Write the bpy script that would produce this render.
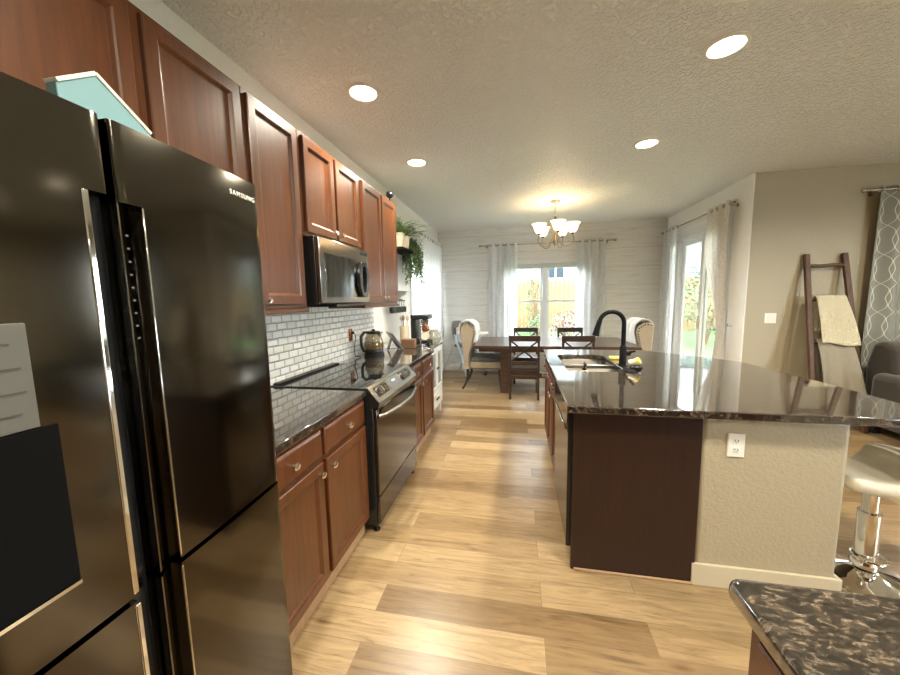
import bpy, bmesh, math, random
from mathutils import Vector, Matrix
PI = math.pi
for o in list(bpy.data.objects): bpy.data.objects.remove(o)
S = bpy.context.scene
C = S.collection

# ------------------------------------------------------------------ camera
EYE = 1.448
FPX, VPX, VPY = 345.0, 517.3, 298.0          # focal length and vanishing point of the kitchen aisle, in 900x675 pixels
d = Vector(((VPX-450)/FPX, (VPY-337.5)/FPX, 1.0)).normalized()
rr = math.radians(0.2)
up = Vector((math.sin(rr), -math.cos(rr), 0)); wz = (up - d*up.dot(d)).normalized(); wx = d.cross(wz)
# rows: camera axes (right, down, forward) in world coordinates
right = Vector((wx[0], d[0], wz[0])); down = Vector((wx[1], d[1], wz[1])); fwd = Vector((wx[2], d[2], wz[2]))
cd = bpy.data.cameras.new('camera'); cam = bpy.data.objects.new('camera', cd); C.objects.link(cam)
cd.sensor_width = 36; cd.lens = FPX/900*36; cd.clip_start = .02
M = Matrix((right, -down, -fwd)).transposed().to_4x4(); M.translation = (0, 0, EYE); cam.matrix_world = M
S.camera = cam

# ------------------------------------------------------------------ world, exposure
W = bpy.data.worlds.new('sky'); S.world = W; W.use_nodes = True
bg = W.node_tree.nodes['Background']; bg.inputs[0].default_value = (.86, .93, 1, 1); bg.inputs[1].default_value = 14.0
S.view_settings.view_transform = 'Standard'; S.view_settings.look = 'None'
S.view_settings.gamma = 1; S.view_settings.exposure = 0.92; S.view_settings.use_curve_mapping = False
CAN_W, CAN_COL = 21.0, (1, .935, .77)
BULB_W = 1.5

# ------------------------------------------------------------------ materials
def nodes(name):
    m = bpy.data.materials.new(name); m.use_nodes = True
    nt = m.node_tree; return m, nt, nt.nodes['Principled BSDF']
def N(nt, t, **kw):
    n = nt.nodes.new(t)
    for k, v in kw.items():
        if k.startswith('i_'):
            key = k[2:]; key = int(key) if key.isdigit() else key.replace('_', ' ')
            n.inputs[key].default_value = v
        else: setattr(n, k, v)
    return n
def c4(c): return (c[0], c[1], c[2], 1)
def mat(name, col, rough=.5, metal=0, coat=0, var=0, vscale=8, bump=0, bscale=60, spec=.5, sheen=0):
    m, nt, b = nodes(name)
    b.inputs['Base Color'].default_value = c4(col); b.inputs['Roughness'].default_value = rough
    b.inputs['Metallic'].default_value = metal; b.inputs['Coat Weight'].default_value = coat
    b.inputs['Coat Roughness'].default_value = .08; b.inputs['Specular IOR Level'].default_value = spec
    b.inputs['Sheen Weight'].default_value = sheen
    tc = N(nt, 'ShaderNodeTexCoord')
    if var:
        n = N(nt, 'ShaderNodeTexNoise', i_Scale=vscale, i_Detail=3); nt.links.new(tc.outputs['Object'], n.inputs['Vector'])
        r = N(nt, 'ShaderNodeMix', data_type='RGBA'); nt.links.new(n.outputs['Fac'], r.inputs[0])
        r.inputs[6].default_value = c4([x*(1-var) for x in col]); r.inputs[7].default_value = c4([min(1, x*(1+var)) for x in col])
        nt.links.new(r.outputs[2], b.inputs['Base Color'])
    if bump:
        n2 = N(nt, 'ShaderNodeTexNoise', i_Scale=bscale, i_Detail=4); nt.links.new(tc.outputs['Object'], n2.inputs['Vector'])
        bp = N(nt, 'ShaderNodeBump', i_Strength=bump, i_Distance=.004); nt.links.new(n2.outputs['Fac'], bp.inputs['Height'])
        nt.links.new(bp.outputs[0], b.inputs['Normal'])
    return m
def ramp(nt, src, stops, interp='LINEAR'):
    r = N(nt, 'ShaderNodeValToRGB'); r.color_ramp.interpolation = interp
    e = r.color_ramp.elements
    while len(e) < len(stops): e.new(.5)
    for k, (p, c) in enumerate(stops): e[k].position = p; e[k].color = c4(c)
    nt.links.new(src, r.inputs[0]); return r
def wood(name, c1, c2, rough=.3, coat=.3, scale=(18, 18, 1.2)):
    m, nt, b = nodes(name); tc = N(nt, 'ShaderNodeTexCoord'); mp = N(nt, 'ShaderNodeMapping'); mp.inputs['Scale'].default_value = scale
    nt.links.new(tc.outputs['Object'], mp.inputs[0])
    n = N(nt, 'ShaderNodeTexNoise', i_Scale=2.2, i_Detail=6, i_Roughness=.6, i_Distortion=.6); nt.links.new(mp.outputs[0], n.inputs['Vector'])
    r = ramp(nt, n.outputs['Fac'], [(.3, c1), (.72, c2)]); nt.links.new(r.outputs[0], b.inputs['Base Color'])
    b.inputs['Roughness'].default_value = rough; b.inputs['Coat Weight'].default_value = coat; b.inputs['Coat Roughness'].default_value = .15
    return m
def steel(name, col, rough=.22, aniso=.5, grain=(1, 1, 160)):
    m, nt, b = nodes(name); tc = N(nt, 'ShaderNodeTexCoord'); mp = N(nt, 'ShaderNodeMapping'); mp.inputs['Scale'].default_value = grain
    nt.links.new(tc.outputs['Object'], mp.inputs[0])
    n = N(nt, 'ShaderNodeTexNoise', i_Scale=3, i_Detail=2); nt.links.new(mp.outputs[0], n.inputs['Vector'])
    mr = N(nt, 'ShaderNodeMapRange'); mr.inputs[3].default_value = rough*.85; mr.inputs[4].default_value = rough*1.15
    nt.links.new(n.outputs['Fac'], mr.inputs[0]); nt.links.new(mr.outputs[0], b.inputs['Roughness'])
    b.inputs['Base Color'].default_value = c4(col); b.inputs['Metallic'].default_value = 1; b.inputs['Anisotropic'].default_value = aniso
    return m
def emit(name, col, s):
    m, nt, b = nodes(name); b.inputs['Emission Color'].default_value = c4(col); b.inputs['Emission Strength'].default_value = s
    b.inputs['Base Color'].default_value = c4(col); return m
def clear_glass(name, tint=(1, 1, 1), refl=1.0):
    m = bpy.data.materials.new(name); m.use_nodes = True; nt = m.node_tree; nt.nodes.clear()
    o = N(nt, 'ShaderNodeOutputMaterial'); mx = N(nt, 'ShaderNodeMixShader'); t = N(nt, 'ShaderNodeBsdfTransparent'); g = N(nt, 'ShaderNodeBsdfGlossy')
    t.inputs[0].default_value = c4(tint); g.inputs['Roughness'].default_value = .02
    f = N(nt, 'ShaderNodeLayerWeight'); f.inputs[0].default_value = .5
    pw = N(nt, 'ShaderNodeMath', operation='POWER'); pw.inputs[1].default_value = 5; nt.links.new(f.outputs['Facing'], pw.inputs[0])
    mu = N(nt, 'ShaderNodeMath', operation='MULTIPLY_ADD'); mu.inputs[1].default_value = .5; mu.inputs[2].default_value = .035*refl
    nt.links.new(pw.outputs[0], mu.inputs[0]); nt.links.new(mu.outputs[0], mx.inputs[0])
    nt.links.new(t.outputs[0], mx.inputs[1]); nt.links.new(g.outputs[0], mx.inputs[2]); nt.links.new(mx.outputs[0], o.inputs[0]); return m
def sheer(name, col, transl=.55, transp=.12):
    m = bpy.data.materials.new(name); m.use_nodes = True; nt = m.node_tree; nt.nodes.clear()
    o = N(nt, 'ShaderNodeOutputMaterial'); a = N(nt, 'ShaderNodeMixShader'); b = N(nt, 'ShaderNodeMixShader')
    df = N(nt, 'ShaderNodeBsdfDiffuse'); tl = N(nt, 'ShaderNodeBsdfTranslucent'); tp = N(nt, 'ShaderNodeBsdfTransparent')
    tc = N(nt, 'ShaderNodeTexCoord'); n = N(nt, 'ShaderNodeTexNoise', i_Scale=55, i_Detail=1.5)
    nt.links.new(tc.outputs['Object'], n.inputs['Vector'])
    r = ramp(nt, n.outputs['Fac'], [(.44, [x*.88 for x in col]), (.56, col)])
    nt.links.new(r.outputs[0], df.inputs[0]); nt.links.new(r.outputs[0], tl.inputs[0])
    a.inputs[0].default_value = transl; b.inputs[0].default_value = transp
    nt.links.new(df.outputs[0], a.inputs[1]); nt.links.new(tl.outputs[0], a.inputs[2])
    nt.links.new(a.outputs[0], b.inputs[1]); nt.links.new(tp.outputs[0], b.inputs[2]); nt.links.new(b.outputs[0], o.inputs[0]); return m

def granite():
    m, nt, b = nodes('granite'); tc = N(nt, 'ShaderNodeTexCoord')
    mp = N(nt, 'ShaderNodeMapping'); mp.inputs['Rotation'].default_value = (0, 0, .6); mp.inputs['Scale'].default_value = (1, 2.5, 1)
    nt.links.new(tc.outputs['Object'], mp.inputs[0])
    n = N(nt, 'ShaderNodeTexNoise', i_Scale=40, i_Detail=8, i_Roughness=.72, i_Distortion=.7); nt.links.new(mp.outputs[0], n.inputs['Vector'])
    r = ramp(nt, n.outputs['Fac'], [(.41, (.009, .008, .007)), (.51, (.026, .02, .016)), (.585, (.1, .075, .055)), (.67, (.16, .125, .09)), (.78, (.27, .22, .165))])
    v = N(nt, 'ShaderNodeTexVoronoi', i_Scale=110); nt.links.new(tc.outputs['Object'], v.inputs['Vector'])
    r2 = ramp(nt, v.outputs['Color'], [(.0, (.25, .25, .25)), (.6, (1, 1, 1)), (1, (1.4, 1.35, 1.25))])
    mx = N(nt, 'ShaderNodeMix', data_type='RGBA', blend_type='MULTIPLY'); mx.inputs[0].default_value = .8
    nt.links.new(r.outputs[0], mx.inputs[6]); nt.links.new(r2.outputs[0], mx.inputs[7]); nt.links.new(mx.outputs[2], b.inputs['Base Color'])
    b.inputs['Roughness'].default_value = .06; b.inputs['Specular IOR Level'].default_value = 1.0; b.inputs['Coat Weight'].default_value = .7; b.inputs['Coat Roughness'].default_value = .03; b.inputs['Coat IOR'].default_value = 1.6; return m
def plank_floor():
    m, nt, b = nodes('oak_planks'); tc = N(nt, 'ShaderNodeTexCoord')
    br = N(nt, 'ShaderNodeTexBrick', offset=.37, offset_frequency=2, squash=1.0)
    br.inputs['Color1'].default_value = (0, 0, 0, 1); br.inputs['Color2'].default_value = (1, 1, 1, 1); br.inputs['Mortar'].default_value = (.5, .5, .5, 1)
    br.inputs['Scale'].default_value = 1; br.inputs['Brick Width'].default_value = 1.22; br.inputs['Row Height'].default_value = .152
    br.inputs['Mortar Size'].default_value = .0012; br.inputs['Mortar Smooth'].default_value = 0
    mp0 = N(nt, 'ShaderNodeMapping'); mp0.inputs['Location'].default_value = (4.31, 6.075, 0)
    nt.links.new(tc.outputs['Object'], mp0.inputs[0]); nt.links.new(mp0.outputs[0], br.inputs['Vector'])
    # grain, shifted plank by plank
    mp = N(nt, 'ShaderNodeMapping'); mp.inputs['Scale'].default_value = (1.1, 11, 1)
    ad = N(nt, 'ShaderNodeVectorMath', operation='MULTIPLY_ADD'); ad.inputs[1].default_value = (9, 3, 5)
    nt.links.new(br.outputs['Color'], ad.inputs[0]); nt.links.new(tc.outputs['Object'], ad.inputs[2]); nt.links.new(ad.outputs[0], mp.inputs[0])
    n = N(nt, 'ShaderNodeTexNoise', i_Scale=2.4, i_Detail=7, i_Roughness=.62, i_Distortion=1.3); nt.links.new(mp.outputs[0], n.inputs['Vector'])
    base = ramp(nt, br.outputs['Color'], [(0, (.165, .103, .048)), (.35, (.25, .168, .085)), (.7, (.29, .2, .105)), (1, (.36, .26, .145))])
    gr = ramp(nt, n.outputs['Fac'], [(.25, (.42, .37, .33)), (.42, (.85, .82, .8)), (.6, (1.1, 1.09, 1.07)), (.78, (.7, .65, .6))])
    mx = N(nt, 'ShaderNodeMix', data_type='RGBA', blend_type='MULTIPLY'); mx.inputs[0].default_value = 1
    nt.links.new(base.outputs[0], mx.inputs[6]); nt.links.new(gr.outputs[0], mx.inputs[7])
    mp2 = N(nt, 'ShaderNodeMapping'); mp2.inputs['Scale'].default_value = (2.2, 34, 1); nt.links.new(ad.outputs[0], mp2.inputs[0])
    n2 = N(nt, 'ShaderNodeTexNoise', i_Scale=2, i_Detail=8, i_Roughness=.7, i_Distortion=.8); nt.links.new(mp2.outputs[0], n2.inputs['Vector'])
    g2 = ramp(nt, n2.outputs['Fac'], [(.3, (.5, .42, .36)), (.42, (.95, .94, .93)), (.6, (1.04, 1.04, 1.03))])
    m2 = N(nt, 'ShaderNodeMix', data_type='RGBA', blend_type='MULTIPLY'); m2.inputs[0].default_value = .8
    nt.links.new(mx.outputs[2], m2.inputs[6]); nt.links.new(g2.outputs[0], m2.inputs[7]); mx = m2
    sv = N(nt, 'ShaderNodeTexVoronoi', i_Scale=1.6); mpk = N(nt, 'ShaderNodeMapping'); mpk.inputs['Scale'].default_value = (1, 3, 1)
    nt.links.new(ad.outputs[0], mpk.inputs[0]); nt.links.new(mpk.outputs[0], sv.inputs['Vector'])
    kn = ramp(nt, sv.outputs['Distance'], [(.0, (.35, .26, .2)), (.035, (.6, .5, .42)), (.09, (1, 1, 1))])
    mk = N(nt, 'ShaderNodeMix', data_type='RGBA', blend_type='MULTIPLY'); mk.inputs[0].default_value = .8
    nt.links.new(mx.outputs[2], mk.inputs[6]); nt.links.new(kn.outputs[0], mk.inputs[7])
    mo = N(nt, 'ShaderNodeMix', data_type='RGBA'); mo.inputs[7].default_value = (.16, .1, .055, 1)
    nt.links.new(br.outputs['Fac'], mo.inputs[0]); nt.links.new(mk.outputs[2], mo.inputs[6]); nt.links.new(mo.outputs[2], b.inputs['Base Color'])
    b.inputs['Roughness'].default_value = .3
    bp = N(nt, 'ShaderNodeBump', i_Strength=.12, i_Distance=.003); nt.links.new(n.outputs['Fac'], bp.inputs['Height']); nt.links.new(bp.outputs[0], b.inputs['Normal'])
    return m
def knockdown(name, col, strength=.7, scale=38, dist=.008):
    m, nt, b = nodes(name); tc = N(nt, 'ShaderNodeTexCoord')
    n = N(nt, 'ShaderNodeTexNoise', i_Scale=scale, i_Detail=4, i_Roughness=.55, i_Distortion=.4); nt.links.new(tc.outputs['Object'], n.inputs['Vector'])
    r = ramp(nt, n.outputs['Fac'], [(.42, (0, 0, 0)), (.56, (1, 1, 1))])
    bp = N(nt, 'ShaderNodeBump', i_Strength=strength, i_Distance=dist); nt.links.new(r.outputs[0], bp.inputs['Height']); nt.links.new(bp.outputs[0], b.inputs['Normal'])
    b.inputs['Base Color'].default_value = c4(col); b.inputs['Roughness'].default_value = .42; return m
def wallpaper():
    m, nt, b = nodes('grasscloth_wallpaper'); tc = N(nt, 'ShaderNodeTexCoord')
    mp = N(nt, 'ShaderNodeMapping'); mp.inputs['Scale'].default_value = (1.6, 1.6, 46); nt.links.new(tc.outputs['Object'], mp.inputs[0])
    n = N(nt, 'ShaderNodeTexNoise', i_Scale=1.6, i_Detail=5, i_Roughness=.7); nt.links.new(mp.outputs[0], n.inputs['Vector'])
    r = ramp(nt, n.outputs['Fac'], [(.3, (.5, .48, .44)), (.46, (.66, .645, .61)), (.7, (.73, .72, .69))])
    w = N(nt, 'ShaderNodeTexWave', wave_type='BANDS', bands_direction='Z', i_Scale=.95, i_Distortion=.25, i_Detail=2)   # shiplap-like seams
    w.inputs['Detail Scale'].default_value = 2
    nt.links.new(tc.outputs['Object'], w.inputs['Vector'])
    s = ramp(nt, w.outputs['Fac'], [(0, (.88, .87, .86)), (.012, (1, 1, 1))])
    mx = N(nt, 'ShaderNodeMix', data_type='RGBA', blend_type='MULTIPLY'); mx.inputs[0].default_value = 1
    nt.links.new(r.outputs[0], mx.inputs[6]); nt.links.new(s.outputs[0], mx.inputs[7]); nt.links.new(mx.outputs[2], b.inputs['Base Color'])
    b.inputs['Roughness'].default_value = .6; return m
def subway_tile():
    m, nt, b = nodes('bevelled_subway_tile'); tc = N(nt, 'ShaderNodeTexCoord')
    sx = N(nt, 'ShaderNodeSeparateXYZ'); cb = N(nt, 'ShaderNodeCombineXYZ'); nt.links.new(tc.outputs['Object'], sx.inputs[0])
    nt.links.new(sx.outputs[1], cb.inputs[0]); nt.links.new(sx.outputs[2], cb.inputs[1])
    br = N(nt, 'ShaderNodeTexBrick', offset=.5); nt.links.new(cb.outputs[0], br.inputs['Vector'])
    br.inputs['Color1'].default_value = (0, 0, 0, 1); br.inputs['Color2'].default_value = (1, 1, 1, 1); br.inputs['Mortar'].default_value = (.5, .5, .5, 1)
    br.inputs['Scale'].default_value = 1; br.inputs['Brick Width'].default_value = .1; br.inputs['Row Height'].default_value = .0505; br.inputs['Mortar Size'].default_value = .0022
    br.inputs['Mortar Smooth'].default_value = .3
    r = ramp(nt, br.outputs['Color'], [(0, (.72, .7, .64)), (.5, (.82, .8, .76)), (1, (.88, .87, .84))])
    mo = N(nt, 'ShaderNodeMix', data_type='RGBA'); mo.inputs[7].default_value = (.33, .3, .25, 1)
    nt.links.new(br.outputs['Fac'], mo.inputs[0]); nt.links.new(r.outputs[0], mo.inputs[6]); nt.links.new(mo.outputs[2], b.inputs['Base Color'])
    b2 = N(nt, 'ShaderNodeTexBrick', offset=.5); nt.links.new(cb.outputs[0], b2.inputs['Vector'])
    for k in ('Scale', 'Brick Width', 'Row Height'): b2.inputs[k].default_value = br.inputs[k].default_value
    b2.inputs['Mortar Size'].default_value = .009; b2.inputs['Mortar Smooth'].default_value = 1
    b2.inputs['Color1'].default_value = (0, 0, 0, 1); b2.inputs['Color2'].default_value = (1, 1, 1, 1)
    # every tile its own relief: some stand proud, some are flat
    tilt = N(nt, 'ShaderNodeMath', operation='MULTIPLY_ADD'); tilt.inputs[1].default_value = -1; tilt.inputs[2].default_value = 1
    nt.links.new(b2.outputs['Fac'], tilt.inputs[0])
    hp = N(nt, 'ShaderNodeMath', operation='POWER'); hp.inputs[1].default_value = 4; nt.links.new(br.outputs['Color'], hp.inputs[0])
    ha = N(nt, 'ShaderNodeMath', operation='MULTIPLY_ADD'); ha.inputs[1].default_value = 1.1; ha.inputs[2].default_value = .35; nt.links.new(hp.outputs[0], ha.inputs[0])
    hm = N(nt, 'ShaderNodeMath', operation='MULTIPLY'); nt.links.new(ha.outputs[0], hm.inputs[0]); nt.links.new(tilt.outputs[0], hm.inputs[1])
    bp = N(nt, 'ShaderNodeBump', i_Strength=1, i_Distance=.014); nt.links.new(hm.outputs[0], bp.inputs['Height']); nt.links.new(bp.outputs[0], b.inputs['Normal'])
    b.inputs['Roughness'].default_value = .12; return m
def trellis():
    m, nt, b = nodes('trellis_cloth'); uv = N(nt, 'ShaderNodeUVMap'); sx = N(nt, 'ShaderNodeSeparateXYZ'); nt.links.new(uv.outputs[0], sx.inputs[0])
    def mth(op, a, bb=None, c=None):
        n = N(nt, 'ShaderNodeMath', operation=op)
        for k, v in enumerate((a, bb, c)):
            if v is None: continue
            if isinstance(v, (int, float)): n.inputs[k].default_value = v
            else: nt.links.new(v, n.inputs[k])
        return n.outputs[0]
    V = mth('MULTIPLY', sx.outputs[1], 2*PI/.6)
    h = mth('ADD', mth('MULTIPLY', mth('SINE', V), .25), mth('MULTIPLY', mth('SINE', mth('MULTIPLY', V, 3)), .085))
    un = mth('DIVIDE', sx.outputs[0], .33); ds = []
    for sg, of in ((1, 0.), (-1, 0.), (1, .5), (-1, .5)):
        q = mth('FRACT', mth('ADD', mth('ADD', un, mth('MULTIPLY', h, sg)), of)); ds.append(mth('ABSOLUTE', mth('SUBTRACT', q, .5)))
    dm = mth('MINIMUM', mth('MINIMUM', ds[0], ds[1]), mth('MINIMUM', ds[2], ds[3]))
    ln = mth('LESS_THAN', dm, .014)
    mx = N(nt, 'ShaderNodeMix', data_type='RGBA'); mx.inputs[6].default_value = (.235, .235, .205, 1); mx.inputs[7].default_value = (.62, .6, .52, 1)
    nt.links.new(ln, mx.inputs[0]); nt.links.new(mx.outputs[2], b.inputs['Base Color']); b.inputs['Roughness'].default_value = .75; return m
def siding(col, period=.17):
    m, nt, b = nodes('lap_siding'); tc = N(nt, 'ShaderNodeTexCoord'); sx = N(nt, 'ShaderNodeSeparateXYZ'); nt.links.new(tc.outputs['Object'], sx.inputs[0])
    q = N(nt, 'ShaderNodeMath', operation='MULTIPLY'); q.inputs[1].default_value = 1/period; nt.links.new(sx.outputs[2], q.inputs[0])
    f = N(nt, 'ShaderNodeMath', operation='FRACT'); nt.links.new(q.outputs[0], f.inputs[0])
    r = ramp(nt, f.outputs[0], [(0, [x*.55 for x in col]), (.1, col)]); nt.links.new(r.outputs[0], b.inputs['Base Color']); b.inputs['Roughness'].default_value = .7; return m

M_ = {}
M_['cherry'] = wood('cherry_cabinet_wood', (.058, .0155, .003), (.112, .032, .0058), .36, .25)
M_['cherry_dark'] = wood('dark_cherry_panel', (.015, .0048, .0022), (.027, .009, .0043), .4, .1)
M_['toe'] = wood('toe_kick_wood', (.33, .2, .11), (.42, .27, .15), .5, 0, (1.2, 18, 18))
M_['table'] = wood('walnut_table_wood', (.038, .019, .012), (.085, .045, .03), .28, .3, (1.2, 16, 16))
M_['espresso'] = wood('espresso_chair_wood', (.018, .009, .006), (.04, .02, .013), .35, .3)
M_['ladder'] = wood('rustic_ladder_wood', (.05, .022, .01), (.12, .055, .025), .5, 0)
M_['blacksteel'] = steel('black_stainless', (.12, .108, .09), .11, .2)
M_['blacksteel_side'] = mat('fridge_body_grey', (.03, .028, .025), .45)
M_['steel'] = steel('brushed_steel', (.38, .37, .35), .25, .4, (1, 160, 1))
M_['sinksteel'] = steel('satin_sink_steel', (.075, .067, .058), .4, 0, (1, 1, 60))
M_['mwsteel'] = steel('dark_brushed_steel', (.3, .29, .28), .16, .3, (1, 1, 120))
M_['mirror'] = mat('mirrored_dark_glass', (.2, .2, .2), .06, 1)
M_['chrome'] = mat('chrome', (.8, .79, .77), .06, 1)
M_['nickel'] = mat('brushed_nickel', (.55, .51, .45), .25, 1)
M_['black'] = mat('black_plastic', (.012, .012, .012), .25)
M_['blackmatte'] = mat('matte_black_metal', (.004, .004, .005), .5, spec=.15)
M_['blackglass'] = mat('black_ceramic_glass', (.006, .006, .006), .03, spec=.8)
M_['granite'] = granite(); M_['floor'] = plank_floor()
M_['ceiling'] = knockdown('knockdown_ceiling', (.88, .875, .84), .9, 40, .012)
M_['paint'] = knockdown('warm_white_wall_paint', (.8, .78, .73), .15, 60, .004)
M_['beige'] = knockdown('beige_wall_paint', (.39, .328, .222), .2, 55, .004)
M_['paper'] = wallpaper(); M_['tile'] = subway_tile()
M_['trim'] = mat('white_trim_paint', (.76, .73, .66), .35)
M_['white'] = mat('white_enamel', (.72, .71, .69), .3)
M_['vinyl'] = mat('white_vinyl', (.7, .71, .72), .35)
M_['glass'] = clear_glass('window_glass', (.97, .99, .98))
M_['kglass'] = clear_glass('kettle_glass', (.82, .8, .74), 1.6)
M_['sheer'] = sheer('sheer_voile', (.82, .83, .84), .46, .06); M_['sheerwarm'] = sheer('linen_voile', (.8, .76, .7), .35, .03)
M_['sheerleft'] = sheer('dense_voile', (.82, .83, .84), .16, .015); M_['trellis'] = trellis()
M_['upholstery'] = mat('oatmeal_linen', (.36, .29, .2), .85, var=.1, vscale=60, bump=.2, bscale=400, sheen=.3)
M_['greycloth'] = mat('charcoal_cushion_cloth', (.09, .09, .09), .8, sheen=.3)
M_['throw'] = mat('white_plush_throw', (.72, .69, .66), .9, var=.1, vscale=25, bump=.7, bscale=70, sheen=.5)
M_['greyplush'] = mat('pale_grey_plush', (.26, .225, .17), .9, var=.08, vscale=25, bump=.5, bscale=70)
M_['stud'] = mat('dark_bronze_stud', (.05, .035, .02), .35, .9)
M_['sofa'] = mat('brown_grey_sofa_suede', (.03, .023, .016), .85, var=.2, vscale=9, sheen=.3)
M_['cream'] = mat('cream_leatherette', (.62, .55, .42), .4)
M_['teal'] = mat('teal_painted_board', (.13, .235, .255), .45, var=.08)
M_['creamrim'] = mat('cream_rim', (.6, .55, .45), .5)
M_['fern'] = mat('fern_leaf', (.075, .15, .035), .5, var=.35, vscale=30)
M_['ivy'] = mat('trailing_leaf', (.12, .18, .07), .5, var=.35, vscale=40)
M_['pot'] = mat('cream_ceramic', (.62, .52, .38), .4, var=.1)
M_['copper'] = mat('copper', (.6, .24, .12), .25, 1)
M_['yellow'] = mat('yellow_sponge', (.6, .48, .12), .8, bump=.4, bscale=200)
M_['tan'] = mat('tan_bamboo', (.5, .36, .2), .5, var=.15)
M_['brownbox'] = mat('brown_wood_block', (.16, .085, .045), .4, var=.15)
M_['greydev'] = mat('grey_plastic', (.09, .09, .09), .35)
M_['screen'] = mat('dark_screen', (.015, .015, .018), .06)
M_['hcgrey'] = mat('mauve_grey_shell', (.2, .18, .19), .6)
M_['hcblue'] = mat('pale_blue_plastic', (.42, .52, .58), .4)
M_['alu'] = mat('silver_tube', (.55, .56, .57), .3, .6)
M_['shade'] = None; M_['oldnickel'] = mat('antique_nickel', (.3, .26, .2), .3, 1)
M_['grass'] = mat('lawn_grass', (.042, .085, .022), .9, var=.35, vscale=5, bump=.6, bscale=90)
M_['cedar'] = wood('cedar_fence', (.105, .062, .022), (.175, .115, .046), .7, 0, (7, 7, .8))
M_['siding'] = siding((.13, .135, .14)); M_['patio'] = mat('concrete_patio', (.2, .2, .19), .9, var=.08)
M_['bush'] = mat('green_shrub_leaf', (.035, .085, .03), .6, var=.4, vscale=20); M_['purple'] = mat('purple_shrub_leaf', (.11, .06, .08), .6, var=.4, vscale=20)
M_['housewin'] = mat('blue_grey_window_pane', (.02, .028, .036), .6, spec=.1)
M_['bulb'] = emit('lamp_lens', (1, .9, .74), 9); M_['lcd'] = emit('range_display', (.35, .75, .9), .6)
def shade_glass():
    m = bpy.data.materials.new('alabaster_shade'); m.use_nodes = True; nt = m.node_tree; nt.nodes.clear()
    o = N(nt, 'ShaderNodeOutputMaterial'); a = N(nt, 'ShaderNodeAddShader'); mx = N(nt, 'ShaderNodeMixShader'); mx.inputs[0].default_value = .6
    df = N(nt, 'ShaderNodeBsdfDiffuse'); tl = N(nt, 'ShaderNodeBsdfTranslucent'); df.inputs[0].default_value = tl.inputs[0].default_value = (.9, .82, .66, 1)
    e = N(nt, 'ShaderNodeEmission'); e.inputs[0].default_value = (1, .8, .5, 1); e.inputs[1].default_value = .75
    nt.links.new(df.outputs[0], mx.inputs[1]); nt.links.new(tl.outputs[0], mx.inputs[2]); nt.links.new(mx.outputs[0], a.inputs[0]); nt.links.new(e.outputs[0], a.inputs[1]); nt.links.new(a.outputs[0], o.inputs[0]); return m
M_['shade'] = shade_glass()

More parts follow.
